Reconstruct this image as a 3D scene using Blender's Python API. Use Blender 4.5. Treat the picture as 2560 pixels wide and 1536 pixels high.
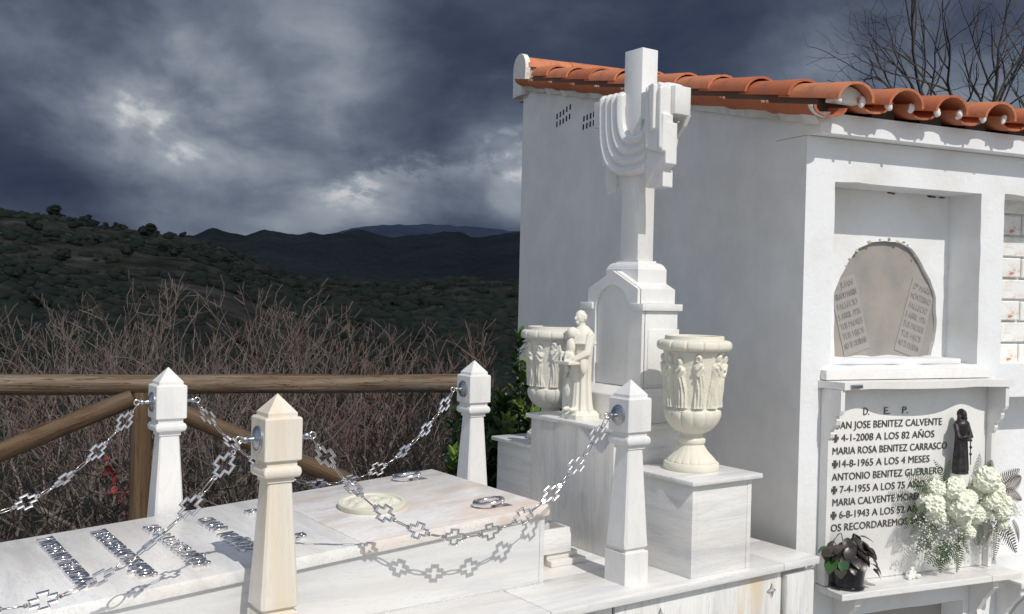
import bpy, bmesh, math, random
import numpy as np
from mathutils import Vector, Matrix, Quaternion, noise as mnoise
from mathutils.geometry import tessellate_polygon
R = math.radians
rng = random.Random(7)
sc = bpy.context.scene
for o in list(bpy.data.objects): bpy.data.objects.remove(o)
COL = sc.collection

# ------------------------------------------------------------------ camera
cam_d = bpy.data.cameras.new('camera'); cam = bpy.data.objects.new('camera', cam_d); COL.objects.link(cam)
cam_d.sensor_width = 36.0; cam_d.lens = 36.0 * 2500 / 2560; cam_d.clip_start = 0.05; cam_d.clip_end = 20000
mw = Matrix(((0.816089, -0.012285, -0.577796), (-0.577443, 0.023554, -0.816091), (0.023636, 0.999647, 0.012128))).to_4x4()
mw.translation = Vector((0, 0, 1.6)); cam.matrix_world = mw
sc.camera = cam
VF = Vector((.5779, .8161, 0)); VR = Vector((.8161, -.5779, 0)); VZ = Vector((0, 0, 1))
def vdir(az, el):
    a, e = R(az), R(el)
    return (VF * math.cos(a) + VR * math.sin(a)) * math.cos(e) + VZ * math.sin(e)
def polar(az, r, z=0.0):
    a = R(az); p = VF * (r * math.cos(a)) + VR * (r * math.sin(a)); return Vector((p.x, p.y, z))

# ------------------------------------------------------------------ light
SUN_EL, SUN_AZ = 48.5, 86.5          # travel azimuth of the rays in XY
trav = Vector((math.cos(R(SUN_AZ)) * math.cos(R(SUN_EL)), math.sin(R(SUN_AZ)) * math.cos(R(SUN_EL)), -math.sin(R(SUN_EL))))
sl = bpy.data.lights.new('sun', 'SUN'); sl.energy = 3.0; sl.angle = R(0.5); sl.color = (1.0, 0.955, 0.89)
so = bpy.data.objects.new('sun', sl); COL.objects.link(so); so.rotation_euler = trav.to_track_quat('-Z', 'Y').to_euler(); so.location = (0, -5, 12)

wd = bpy.data.worlds.new('World'); sc.world = wd; wd.use_nodes = True
nt = wd.node_tree; nt.nodes.clear(); N = nt.nodes; L = nt.links
def wn(t, **k):
    n = N.new(t)
    for a, b in k.items(): setattr(n, a, b)
    return n
def wmath(op, a, b=None, c=None, clamp=False):
    n = wn('ShaderNodeMath', operation=op); n.use_clamp = clamp
    for i, v in enumerate((a, b, c)):
        if v is None: continue
        if isinstance(v, (int, float)): n.inputs[i].default_value = v
        else: L.new(v, n.inputs[i])
    return n.outputs[0]
def wmr(v, a, b, c=0., d=1.):
    n = wn('ShaderNodeMapRange', interpolation_type='SMOOTHSTEP'); L.new(v, n.inputs[0])
    for i, q in enumerate((a, b, c, d)): n.inputs[i + 1].default_value = q
    return n.outputs[0]
out = wn('ShaderNodeOutputWorld'); mix = wn('ShaderNodeMixShader'); bg1 = wn('ShaderNodeBackground'); bg2 = wn('ShaderNodeBackground')
sky = wn('ShaderNodeTexSky', sky_type='NISHITA'); sky.sun_disc = False
sky.sun_elevation = R(SUN_EL); sky.sun_rotation = math.atan2(-trav.x, -trav.y)
L.new(sky.outputs[0], bg1.inputs[0]); bg1.inputs[1].default_value = 0.13
tc = wn('ShaderNodeTexCoord'); D0 = tc.outputs['Generated']
def wdot(vec):
    n = wn('ShaderNodeVectorMath', operation='DOT_PRODUCT'); L.new(D0, n.inputs[0]); n.inputs[1].default_value = vec; return n.outputs['Value']
fwd = wdot(VF); upz = wdot((0, 0, 1)); rgt = wdot(VR)
mp = wn('ShaderNodeMapping'); L.new(D0, mp.inputs[0]); mp.inputs['Scale'].default_value = (1, 1, 1.7)
# domain warp
wz = wn('ShaderNodeTexNoise'); L.new(mp.outputs[0], wz.inputs['Vector']); wz.inputs['Scale'].default_value = 2.2; wz.inputs['Detail'].default_value = 3
wv = wn('ShaderNodeVectorMath', operation='MULTIPLY_ADD'); L.new(wz.outputs['Color'], wv.inputs[0]); wv.inputs[1].default_value = (.22, .22, .22); L.new(mp.outputs[0], wv.inputs[2])
def wnoise(scale, det, rough, w=0):
    n = wn('ShaderNodeTexNoise'); L.new(wv.outputs[0], n.inputs['Vector'])
    n.inputs['Scale'].default_value = scale; n.inputs['Detail'].default_value = det; n.inputs['Roughness'].default_value = rough
    if w:
        m_ = wn('ShaderNodeVectorMath', operation='ADD'); L.new(wv.outputs[0], m_.inputs[0]); m_.inputs[1].default_value = (w, w * .7, w * 1.3); L.new(m_.outputs[0], n.inputs['Vector'])
    return n.outputs[0]
big = wmr(wnoise(3.1, 6, .55), .32, .68); fine = wnoise(9, 7, .6, 5.0); mid = wmr(wnoise(5.5, 6, .55, 11.3), .35, .68)
def lump(az, el, half, wgt):      # a brighter (or darker) region of cloud around a direction
    v = wdot(vdir(az, el)); return wmath('MULTIPLY', wmr(v, math.cos(R(half)), 1.0), wgt)
den = wmath('MULTIPLY', big, .20)
den = wmath('ADD', den, wmath('MULTIPLY', mid, .15))
LUMPS = ((-18.8, 8.2, 6.5, .34), (-15, 10, 13, .26), (-25, 14, 9, .20), (-9, 8.5, 8, .14), (-1.2, 7.4, 4, .12), (-5.5, 6.4, 4.5, .04), (.3, 5.6, 2.4, .24), (-10, 6.8, 3.5, .06),
         (-14.5, 3.4, 2.2, .05), (-10, 3.9, 2.5, .0), (-1, 9.6, 4, .26), (22, 13.5, 9, .26), (27, 9, 8, .24), (16, 11.5, 5, .16), (-13, 15.5, 7, .06), (8, 15, 10, -.10), (-4, 13, 6, -.12), (-24, 5.3, 5, -.10), (-17, 5.0, 3, -.08), (-6, 9.5, 4, -.08))
for a, e_, h, w_ in LUMPS: den = wmath('ADD', den, wmath('MULTIPLY', lump(a, e_, h, w_), wmath('ADD', wmath('MULTIPLY', big, .75), .42)))
den = wmath('ADD', den, wmath('MULTIPLY', wmath('SUBTRACT', fine, .5), .34))
puff = wmr(wnoise(7.0, 8, .62, 21.7), .30, .70)
bnd = wmath('ADD', wmath('MULTIPLY', wmath('ADD', rgt, .19), .26), .098)
bk = wmath('ADD', wmath('SUBTRACT', bnd, upz), wmath('MULTIPLY', wmath('SUBTRACT', puff, .5), .050))
bk = wmath('MULTIPLY', wmr(bk, -.004, .016), wmath('MULTIPLY', wmr(upz, .052, .085), wmr(rgt, -.27, -.15)))
bk = wmath('MULTIPLY', bk, wmr(rgt, .30, .10))
den = wmath('ADD', den, wmath('MULTIPLY', bk, wmath('ADD', wmath('MULTIPLY', puff, .18), .10)))
c2_ = wmr(wmath('ADD', wdot(vdir(-17.6, 7.9)), wmath('MULTIPLY', wmath('SUBTRACT', puff, .5), .0045)), math.cos(R(4.6)), math.cos(R(1.0)))
den = wmath('ADD', den, wmath('MULTIPLY', c2_, .045))
# the storm front gives way to bright broken cloud on the sunny side, behind the viewer
band = wmath('MULTIPLY', wmath('MULTIPLY', wmr(upz, math.sin(R(3.4)), math.sin(R(5.0))), wmr(upz, math.sin(R(7.4)), math.sin(R(5.2)))), wmr(rgt, -.10, -.22))
den = wmath('SUBTRACT', den, wmath('MULTIPLY', band, .16))
brk = wmr(fwd, .86, -.10); den = wmath('ADD', den, wmath('MULTIPLY', brk, .64))
cr = wn('ShaderNodeValToRGB'); L.new(den, cr.inputs[0]); el_ = cr.color_ramp.elements
el_[0].position = 0.02; el_[0].color = (.030, .041, .078, 1); el_[1].position = 1.0; el_[1].color = (1.02, .99, .95, 1)
for p, c in ((.16, (.046, .059, .098, 1)), (.34, (.090, .112, .158, 1)), (.52, (.158, .188, .242, 1)), (.74, (.30, .335, .385, 1))):
    q = el_.new(p); q.color = c
L.new(cr.outputs[0], bg2.inputs[0]); bg2.inputs[1].default_value = 1.0
clear = wmath('MULTIPLY', brk, wmr(wnoise(2.3, 5, .5, 3.0), .62, .40))
L.new(clear, mix.inputs[0]); L.new(bg2.outputs[0], mix.inputs[1]); L.new(bg1.outputs[0], mix.inputs[2]); L.new(mix.outputs[0], out.inputs[0])

sc.view_settings.view_transform = 'Standard'; sc.view_settings.look = 'None'; sc.view_settings.exposure = 0.0; sc.view_settings.gamma = 1.0
sc.view_settings.use_curve_mapping = False
sc.render.engine = 'CYCLES'

# ------------------------------------------------------------------ materials
def mat(name, col=(.8, .8, .8), rough=.6, metal=0.0, spec=.5):
    m = bpy.data.materials.new(name); m.use_nodes = True; b = m.node_tree.nodes['Principled BSDF']
    b.inputs['Base Color'].default_value = (*col, 1); b.inputs['Roughness'].default_value = rough; b.inputs['Metallic'].default_value = metal
    b.inputs['Specular IOR Level'].default_value = spec
    return m
class G:
    def __init__(s, m): s.m = m; s.n = m.node_tree.nodes; s.l = m.node_tree.links; s.b = s.n['Principled BSDF']; s.tc = s.n.new('ShaderNodeTexCoord')
    def map(s, scale=(1, 1, 1), loc=(0, 0, 0), rot=(0, 0, 0), src='Object'):
        q = s.n.new('ShaderNodeMapping'); s.l.new(s.tc.outputs[src], q.inputs[0]); q.inputs['Scale'].default_value = scale; q.inputs['Location'].default_value = loc; q.inputs['Rotation'].default_value = rot; return q.outputs[0]
    def noise(s, vec, scale, det=4, rough=.55, dist=0.0):
        q = s.n.new('ShaderNodeTexNoise'); s.l.new(vec, q.inputs['Vector']); q.inputs['Scale'].default_value = scale; q.inputs['Detail'].default_value = det; q.inputs['Roughness'].default_value = rough; q.inputs['Distortion'].default_value = dist; return q.outputs[0]
    def ramp(s, v, stops):
        q = s.n.new('ShaderNodeValToRGB'); s.l.new(v, q.inputs[0]); e = q.color_ramp.elements
        while len(e) > 1: e.remove(e[-1])
        e[0].position = stops[0][0]; e[0].color = stops[0][1] if len(stops[0][1]) == 4 else (*stops[0][1], 1)
        for p, c in stops[1:]:
            z = e.new(p); z.color = c if len(c) == 4 else (*c, 1)
        return q.outputs[0]
    def mixc(s, f, a, b, mode='MIX'):
        q = s.n.new('ShaderNodeMix'); q.data_type = 'RGBA'; q.blend_type = mode
        for i, v in ((0, f), (6, a), (7, b)):
            if isinstance(v, (int, float)): q.inputs[i].default_value = v
            elif isinstance(v, tuple): q.inputs[i].default_value = (*v, 1)
            else: s.l.new(v, q.inputs[i])
        return q.outputs[2]
    def col(s, c): s.l.new(c, s.b.inputs['Base Color'])
    def bump(s, h, strength=.3, dist=.01):
        q = s.n.new('ShaderNodeBump'); s.l.new(h, q.inputs['Height']); q.inputs['Strength'].default_value = strength; q.inputs['Distance'].default_value = dist; s.l.new(q.outputs[0], s.b.inputs['Normal'])
def marble(name, stretch, base=(.80, .79, .77), vein=(.52, .52, .54), warm=(.74, .66, .56), wamt=.35, seed=0., vamt=1.0, rot=(0, 0, 0), rough=.32):
    m = mat(name, base, rough); g = G(m)
    v = g.map(stretch, (seed, seed * .7, seed * 1.3), rot); a = g.noise(v, 1.0, 5, .6, .5); b = g.noise(v, 3.1, 5, .65, .3)
    c = g.ramp(a, ((.34, vein), (.47, tuple(x * .90 for x in base)), (.58, base), (.70, base)))
    c = g.mixc(.55 * vamt, base, c)
    veins = g.ramp(b, ((.49, (0, 0, 0)), (.515, (1, 1, 1)), (.54, (0, 0, 0))))
    v2 = g.n.new('ShaderNodeMath'); v2.operation = 'MULTIPLY'; g.l.new(veins, v2.inputs[0]); v2.inputs[1].default_value = .5 * vamt
    c = g.mixc(v2.outputs[0], c, vein)
    w = g.ramp(g.noise(g.map(tuple(x * .55 for x in stretch), (seed * 2 + 4,) * 3, rot), 1.0, 3, .5), ((.45, (0, 0, 0)), (.68, (wamt,) * 3)))
    c = g.mixc(w, c, warm)
    g.col(c); f = g.noise(g.map(), 160, 2); g.bump(f, .05, .002)
    return m
M = {}
M['marble_x'] = marble('marble_along', (1.6, 16, 16), seed=1.2)
M['marble_v'] = marble('marble_vertical', (14, 14, 1.1), seed=3.1, wamt=.25, vein=(.46, .46, .47))
M['marble_h'] = marble('marble_horizontal', (2.2, 2.2, 22), seed=5.7, wamt=.3)
M['marble_tomb'] = marble('marble_tomb_side', (2.2, 2.2, 22), base=(.70, .70, .69), seed=7.9, wamt=.2)
M['marble_lid'] = marble('marble_lid', (9, 1.6, 9), base=(.85, .84, .82), seed=2.3, wamt=.35, rot=(0, 0, .25))
M['marble_brown'] = marble('marble_brown_vein', (4.0, 13, 9), base=(.85, .83, .81), seed=8.3, vein=(.50, .40, .33), warm=(.70, .55, .44), wamt=.75, vamt=.9, rot=(0, 0, -.55))
M['marble_white'] = marble('marble_white', (3, 3, 2), seed=4.4, wamt=.10, vamt=.35)
M['marble_post'] = marble('marble_post', (9, 9, 2.6), seed=6.1, wamt=.12, vamt=.5)
M['marble_cream'] = marble('marble_cream', (15, 15, 1.0), base=(.80, .765, .69), vein=(.56, .48, .39), warm=(.74, .60, .42), wamt=.75, seed=9.2, vamt=.75)
M['marble_ped'] = marble('marble_pedestal', (11, 11, .8), base=(.72, .70, .67), vein=(.42, .40, .37), warm=(.50, .43, .34), wamt=.75, seed=12.7)
def rust_panel():
    m = M['marble_v'].copy(); m.name = 'marble_rust_streaks'; g = G(m)
    old = g.b.inputs['Base Color'].links[0].from_socket
    a = g.noise(g.map((7, 7, .9), (2.2, 0, 0)), 1.0, 3, .5); f = g.ramp(a, ((.60, (0, 0, 0)), (.72, (.6,) * 3)))
    g.col(g.mixc(f, old, (.70, .50, .22))); return m
M['marble_rust'] = rust_panel()
def plaster(name, base=(.80, .81, .82), dirty=(.70, .69, .66), bs=.25):
    m = mat(name, base, .85, spec=.2); g = G(m); a = g.noise(g.map(), 2.2, 5, .6); g.col(g.ramp(a, ((.30, dirty), (.52, base), (.8, base))))
    h = g.noise(g.map(), 38, 6, .62); g.bump(h, bs, .012); return m
M['plaster'] = plaster('whitewash'); M['plaster_side'] = plaster('side_wall_paint', (.86, .84, .81), (.80, .78, .76), .12)
gS = G(M['plaster_side']); _o = gS.b.inputs['Base Color'].links[0].from_socket
_d = gS.ramp(gS.noise(gS.map((5, 5, .5)), 1.0, 4, .6), ((.55, (0, 0, 0)), (.80, (.18,) * 3))); _t = gS.ramp(gS.noise(gS.map((1, 1, 1)), 3.5, 7, .7), ((.42, (.93,) * 3), (.60, (1, 1, 1))))
gS.col(gS.mixc(1.0, gS.mixc(_d, _o, (.64, .62, .58)), _t, 'MULTIPLY'))
M['mortar_white'] = plaster('white_mortar', (.78, .77, .74), (.5, .46, .40), .6)
M['mortar_beige'] = plaster('beige_mortar', (.52, .46, .34), (.36, .31, .23), .7)
def cement():
    m = mat('cement', (.36, .325, .285), .9, spec=.2); g = G(m); a = g.noise(g.map(), 6, 6, .6)
    g.col(g.ramp(a, ((.3, (.25, .24, .23)), (.5, (.315, .295, .27)), (.7, (.37, .33, .295))))); g.bump(g.noise(g.map(), 60, 5, .6), .2, .005); return m
M['cement'] = cement(); M['cement_pale'] = mat('pale_cement', (.345, .325, .305), .9, spec=.2); M['cement_dark'] = mat('dark_cement_letters', (.295, .28, .262), .9, spec=.2)
def terracotta():
    m = mat('terracotta', (.5, .16, .07), .75, spec=.3); g = G(m); oi = g.n.new('ShaderNodeObjectInfo')
    c = g.ramp(oi.outputs['Random'], ((0, (.44, .135, .062)), (.5, (.54, .18, .085)), (1, (.60, .235, .12))))
    a = g.noise(g.map(), 14, 6, .65); c = g.mixc(g.ramp(a, ((.48, (0, 0, 0)), (.72, (.65,) * 3))), c, (.26, .12, .085)); g.col(c); g.bump(g.noise(g.map(), 90, 4), .2, .004); return m
M['terracotta'] = terracotta()
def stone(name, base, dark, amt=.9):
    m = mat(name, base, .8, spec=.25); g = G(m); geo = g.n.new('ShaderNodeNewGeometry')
    c = g.ramp(geo.outputs['Pointiness'], ((.40, dark), (.49, base), (.56, tuple(min(1, x * 1.06) for x in base))))  # creases darkened for relief shade and crevice dirt, both put into the colour
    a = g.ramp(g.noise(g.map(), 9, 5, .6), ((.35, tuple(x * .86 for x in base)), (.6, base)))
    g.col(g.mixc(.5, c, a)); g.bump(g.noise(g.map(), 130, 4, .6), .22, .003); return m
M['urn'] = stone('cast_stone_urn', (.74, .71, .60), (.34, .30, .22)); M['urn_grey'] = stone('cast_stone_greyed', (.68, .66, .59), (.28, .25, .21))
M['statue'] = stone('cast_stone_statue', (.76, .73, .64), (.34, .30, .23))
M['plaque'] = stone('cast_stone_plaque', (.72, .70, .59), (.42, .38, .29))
M['iron'] = mat('dark_bronze', (.045, .042, .042), .38, .55)
gI = G(M['iron']); gI.col(gI.ramp(gI.noise(gI.map(), 40, 4), ((.4, (.035, .033, .034)), (.7, (.085, .078, .074))))) 
M['chrome'] = mat('polished_steel', (.80, .78, .78), .20, 1.0); M['zinc'] = mat('zinc_plate', (.42, .44, .47), .32, 1.0)
gC = G(M['chrome']); gC.bump(gC.noise(gC.map(), 120, 2), .12, .002)
M['bronze_chain'] = mat('weathered_steel', (.50, .46, .43), .22, 1.0)
def wood(name, stretch):
    m = mat(name, (.2, .13, .08), .8, spec=.2); g = G(m); v = g.map(stretch); a = g.noise(v, 1, 6, .65, .4)
    c = g.ramp(a, ((.30, (.065, .043, .028)), (.48, (.140, .096, .062)), (.68, (.25, .19, .135))))
    b = g.noise(g.map(tuple(x * 2.2 for x in stretch), (3, 1, 2)), 1, 3, .5, .8); cr_ = g.ramp(b, ((.485, (0, 0, 0)), (.505, (1, 1, 1)), (.525, (0, 0, 0))))
    k_ = g.ramp(g.noise(g.map((3, 9, 9), (7, 0, 0)), 1.0, 2, .5), ((.66, (0, 0, 0)), (.74, (.85,) * 3))); gy = g.ramp(g.noise(g.map((1.2, 5, 5), (1, 4, 2)), 1, 4, .6), ((.48, (0, 0, 0)), (.66, (.6,) * 3)))
    g.col(g.mixc(k_, g.mixc(cr_, g.mixc(gy, c, (.21, .185, .16)), (.03, .019, .012)), (.06, .035, .02))); g.bump(a, .7, .012); return m
M['wood'] = wood('weathered_log', (1.5, 26, 26)); M['wood_dark'] = wood('brown_log', (1.2, 34, 34))
gW = G(M['wood_dark']); gW.col(gW.mixc(.5, gW.b.inputs['Base Color'].links[0].from_socket, (.085, .045, .02)))
def leafm(name, a, b, rough=.45, rand=True):
    m = mat(name, a, rough, spec=.5); g = G(m)
    if rand:
        oi = g.n.new('ShaderNodeObjectInfo'); geo = g.n.new('ShaderNodeNewGeometry'); ad = g.n.new('ShaderNodeMath'); ad.operation = 'FRACT'
        s_ = g.n.new('ShaderNodeMath'); s_.operation = 'ADD'; g.l.new(oi.outputs['Random'], s_.inputs[0]); g.l.new(geo.outputs['Random Per Island'], s_.inputs[1]); g.l.new(s_.outputs[0], ad.inputs[0])
        g.col(g.ramp(ad.outputs[0], ((0, a), (.6, a), (1, b))))
    return m
M['laurel'] = leafm('laurel_leaf', (.025, .055, .012), (.10, .17, .022)); M['laurel_young'] = leafm('laurel_young_leaf', (.10, .17, .02), (.17, .25, .035))
M['fern'] = leafm('fern_leaf', (.030, .062, .014), (.06, .11, .022)); M['fern_dry'] = leafm('dry_fern_leaf', (.13, .085, .07), (.08, .09, .045))
M['begonia'] = leafm('dark_leaf', (.035, .026, .026), (.055, .050, .034), .35); M['begonia_green'] = leafm('green_leaf', (.03, .09, .03), (.05, .12, .04), .3)
M['pot'] = mat('black_plastic_pot', (.015, .016, .02), .25); M['petal'] = leafm('carnation_petal', (.80, .80, .70), (.86, .86, .80), .6)
M['petal_flat'] = stone('carnation_white', (.84, .85, .72), (.58, .62, .38)); M['gyp'] = mat('tiny_white_bloom', (.82, .82, .74), .7); M['stem'] = mat('green_stem', (.06, .09, .03), .6)
M['bark'] = mat('grey_brown_bark', (.16, .125, .105), .85); gB = G(M['bark']); gB.col(gB.ramp(gB.noise(gB.map(), 3, 4), ((.35, (.09, .073, .062)), (.65, (.21, .175, .15)))))
M['bark_dark'] = mat('dark_bark', (.05, .042, .042), .9); M['twig_red'] = mat('reddish_twigs', (.135, .082, .070), .8); M['twig'] = mat('grey_twigs', (.125, .096, .083), .85)
M['brush'] = leafm('dead_brush', (.026, .019, .016), (.060, .048, .040), .9); M['red_leaf'] = mat('red_bramble_leaf', (.22, .018, .022), .5)
M['black'] = mat('dark_hollow', (.012, .012, .014), .9); M['gap_shade_dirt'] = mat('gap_shade_and_dirt', (.085, .06, .048), .95)  # the brown serves lintel dirt and the painted shade of the tile gaps
M['cap_dark'] = mat('letter_bronze', (.13, .125, .12), .45, .6); M['green_glass'] = mat('dark_green_water', (.02, .035, .03), .15)
M['brick'] = mat('red_brick', (.48, .17, .10), .9); gR = G(M['brick'])
_p = gR.ramp(gR.noise(gR.map((1, 1, 1.6)), 9, 7, .75), ((.49, (.78, .78, .76)), (.60, (.70, .63, .57)), (.65, (.48, .20, .13)))); gR.col(_p); gR.bump(gR.noise(gR.map(), 40, 5), .4, .01)
def ground_m(name, cols, sc_, bump_=.5):
    m = mat(name, cols[0], .95, spec=.1); g = G(m); a = g.noise(g.map(), sc_, 8, .65); n_ = len(cols)
    g.col(g.ramp(a, tuple((.32 + .36 * i / (n_ - 1), c) for i, c in enumerate(cols)))); g.bump(g.noise(g.map(), sc_ * 6, 5), bump_, .4 / sc_); return m
M['paving'] = ground_m('pale_concrete', ((.24, .23, .22), (.29, .28, .265), (.33, .32, .30)), 1.2, .2)
M['slope'] = ground_m('leaf_litter', ((.012, .009, .007), (.025, .018, .014), (.042, .031, .025)), 2.0)
M['hill'] = ground_m('scrub_ground', ((.030, .036, .022), (.050, .052, .034), (.095, .085, .062), (.13, .115, .09), (.24, .22, .19)), .085)
M['far1'] = ground_m('hazed_far_slope', ((.035, .045, .05), (.05, .058, .062), (.075, .078, .078)), .0035, .6)  # faint blue tint: distance haze put into the slope colour
M['far2'] = ground_m('hazed_furthest_slope', ((.075, .095, .14), (.09, .115, .165), (.11, .135, .18)), .0015, .3)  # bluer still, thicker haze painted into the mountain colour
M['scrub'] = leafm('scrub_foliage', (.022, .031, .017), (.038, .047, .024), .8); M['scrub_b'] = leafm('olive_scrub', (.040, .044, .026), (.068, .065, .042), .85)

# ------------------------------------------------------------------ helpers
def tag(o, label=None, cat=None, group=None, kind=None):
    if label: o['label'] = label
    if cat: o['category'] = cat
    if group: o['group'] = group
    if kind: o['kind'] = kind
    return o
def empty(name, loc=(0, 0, 0), rotz=0.0, label=None, cat=None, group=None):
    o = bpy.data.objects.new(name, None); COL.objects.link(o); o.location = loc; o.rotation_euler = (0, 0, rotz); o.empty_display_size = .1
    return tag(o, label, cat, group)
def finish(name, me, m, parent=None, smooth=False, loc=None):
    o = bpy.data.objects.new(name, me); COL.objects.link(o)
    if m is not None and not me.materials: me.materials.append(m)
    if parent is not None: o.parent = parent
    if loc is not None: o.location = loc
    if smooth:
        for p in me.polygons: p.use_smooth = True
        if smooth != 'all':
            try: me.set_sharp_from_angle(angle=R(38))
            except Exception: pass
    return o
def obj(name, bm, m, parent=None, smooth=False, loc=None):
    bmesh.ops.recalc_face_normals(bm, faces=bm.faces[:]); me = bpy.data.meshes.new(name); bm.to_mesh(me); bm.free(); return finish(name, me, m, parent, smooth, loc)
def pobj(name, vs, fs, m, parent=None, smooth=False, loc=None):
    me = bpy.data.meshes.new(name); me.from_pydata([tuple(v) for v in vs], [], fs); me.update(); return finish(name, me, m, parent, smooth, loc)
def inst(name, me, parent, mtx):
    o = bpy.data.objects.new(name, me); COL.objects.link(o); o.parent = parent; o.matrix_local = mtx; return o
def box(bm, x0, x1, y0, y1, z0, z1, bev=0.0, seg=2):
    t = bmesh.new(); bmesh.ops.create_cube(t, size=1.0)
    for v in t.verts: v.co = Vector(((x0 + x1) / 2 + v.co.x * (x1 - x0), (y0 + y1) / 2 + v.co.y * (y1 - y0), (z0 + z1) / 2 + v.co.z * (z1 - z0)))
    if bev: bmesh.ops.bevel(t, geom=t.edges[:] + t.verts[:], offset=bev, segments=seg, profile=.5, affect='EDGES')
    me = bpy.data.meshes.new('t'); t.to_mesh(me); t.free(); bm.from_mesh(me); bpy.data.meshes.remove(me)
def boxo(name, dims, m, parent=None, bev=.002, fn=None):
    bm = bmesh.new(); box(bm, *dims, bev)
    if fn:
        for v in bm.verts: v.co = fn(v.co)
    return obj(name, bm, m, parent, 'a')
def loft(bm, levels, cx=0, cy=0):
    """levels: (z, hx, hy, chamfer)"""
    rings = []
    for z, hx, hy, c in levels:
        c = max(c, .0004); pts = [(hx, -hy + c), (hx, hy - c), (hx - c, hy), (-hx + c, hy), (-hx, hy - c), (-hx, -hy + c), (-hx + c, -hy), (hx - c, -hy)]
        rings.append([bm.verts.new((cx + x, cy + y, z)) for x, y in pts])
    for a, b in zip(rings, rings[1:]):
        for i in range(8): bm.faces.new((a[i], a[(i + 1) % 8], b[(i + 1) % 8], b[i]))
    bm.faces.new(rings[0][::-1]); bm.faces.new(rings[-1])
def lathe(prof, n=48, fn=None, cap=True, ax=1.0, ay=1.0):
    """prof: list (r,z); fn(theta,z,r)->r"""
    vs, fs = [], []
    for r, z in prof:
        for i in range(n):
            t = 2 * math.pi * i / n; rr = fn(t, z, r) if fn else r; vs.append((rr * math.cos(t) * ax, rr * math.sin(t) * ay, z))
    for k in range(len(prof) - 1):
        for i in range(n): fs.append((k * n + i, k * n + (i + 1) % n, (k + 1) * n + (i + 1) % n, (k + 1) * n + i))
    if cap: fs.append(tuple(range(n))[::-1]); fs.append(tuple((len(prof) - 1) * n + i for i in range(n)))
    return vs, fs
def subprof(pts, step):
    o = []
    for (r0, z0), (r1, z1) in zip(pts, pts[1:]):
        k = max(1, int(math.hypot(r1 - r0, z1 - z0) / step)); o += [(r0 + (r1 - r0) * i / k, z0 + (z1 - z0) * i / k) for i in range(k)]
    return o + [pts[-1]]
def smoothprof(pts, sub=4):
    o = []; n = len(pts)
    for i in range(n - 1):
        p0, p1, p2, p3 = pts[max(i - 1, 0)], pts[i], pts[i + 1], pts[min(i + 2, n - 1)]
        for k in range(sub):
            t = k / sub; o.append(tuple(.5 * (2 * p1[j] + (p2[j] - p0[j]) * t + (2 * p0[j] - 5 * p1[j] + 4 * p2[j] - p3[j]) * t * t + (-p0[j] + 3 * p1[j] - 3 * p2[j] + p3[j]) * t ** 3) for j in range(len(p1))))
    return o + [tuple(pts[-1])]
def torus(bm, R_, r_, n=24, m_=8, mtx=Matrix(), sx=1.0):
    g = [[bm.verts.new(mtx @ Vector(((R_ + r_ * math.cos(b)) * math.cos(a) * sx, (R_ + r_ * math.cos(b)) * math.sin(a), r_ * math.sin(b)))) for b in [2 * math.pi * j / m_ for j in range(m_)]] for a in [2 * math.pi * i / n for i in range(n)]]
    for i in range(n):
        for j in range(m_): bm.faces.new((g[i][j], g[(i + 1) % n][j], g[(i + 1) % n][(j + 1) % m_], g[i][(j + 1) % m_]))
def ball(bm, c, rx, ry=None, rz=None, sub=2, rot=None):
    ry = ry or rx; rz = rz or rx; t = bmesh.new(); bmesh.ops.create_icosphere(t, subdivisions=sub, radius=1.0)
    mt = Matrix.Translation(c) @ (rot.to_matrix().to_4x4() if rot else Matrix()) @ Matrix.Diagonal((rx, ry, rz, 1))
    me = bpy.data.meshes.new('t'); t.to_mesh(me); t.free(); me.transform(mt); bm.from_mesh(me); bpy.data.meshes.remove(me)
def limb(bm, p0, p1, r0, r1, n=12):
    p0, p1 = Vector(p0), Vector(p1); k = max(2, int((p1 - p0).length / (min(r0, r1) * .45)))
    for i in range(k + 1): t = i / k; ball(bm, p0.lerp(p1, t), r0 + (r1 - r0) * t, sub=1)
def tubes(segs, n=3):
    """segs: list of (p0,p1,r0,r1) -> verts, faces"""
    vs, fs = [], []
    for p0, p1, r0, r1 in segs:
        d = (p1 - p0)
        if d.length < 1e-6: continue
        d = d.normalized(); a = d.orthogonal().normalized(); b = d.cross(a); k = len(vs)
        for p, r in ((p0, r0), (p1, r1)):
            for i in range(n):
                t = 2 * math.pi * i / n; vs.append(p + a * (r * math.cos(t)) + b * (r * math.sin(t)))
        for i in range(n): fs.append((k + i, k + (i + 1) % n, k + n + (i + 1) % n, k + n + i))
    return vs, fs
def polytube(pts, rad, n=8, closed=False):
    """smooth tube through points; rad number or list"""
    vs, fs = [], []; m_ = len(pts); up = None
    for i, p in enumerate(pts):
        a = pts[(i - 1) % m_] if (closed or i > 0) else p; b = pts[(i + 1) % m_] if (closed or i < m_ - 1) else p
        d = (Vector(b) - Vector(a)).normalized()
        if up is None: up = d.orthogonal().normalized()
        up = (up - d * up.dot(d)).normalized(); s = d.cross(up); r = rad[i] if isinstance(rad, (list, tuple)) else rad
        for j in range(n):
            t = 2 * math.pi * j / n; vs.append(Vector(p) + up * (r * math.cos(t)) + s * (r * math.sin(t)))
    for i in range(m_ if closed else m_ - 1):
        for j in range(n):
            a, b = i * n, ((i + 1) % m_) * n; fs.append((a + j, a + (j + 1) % n, b + (j + 1) % n, b + j))
    if not closed: fs.append(tuple(range(n))[::-1]); fs.append(tuple((m_ - 1) * n + j for j in range(n)))
    return vs, fs
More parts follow.
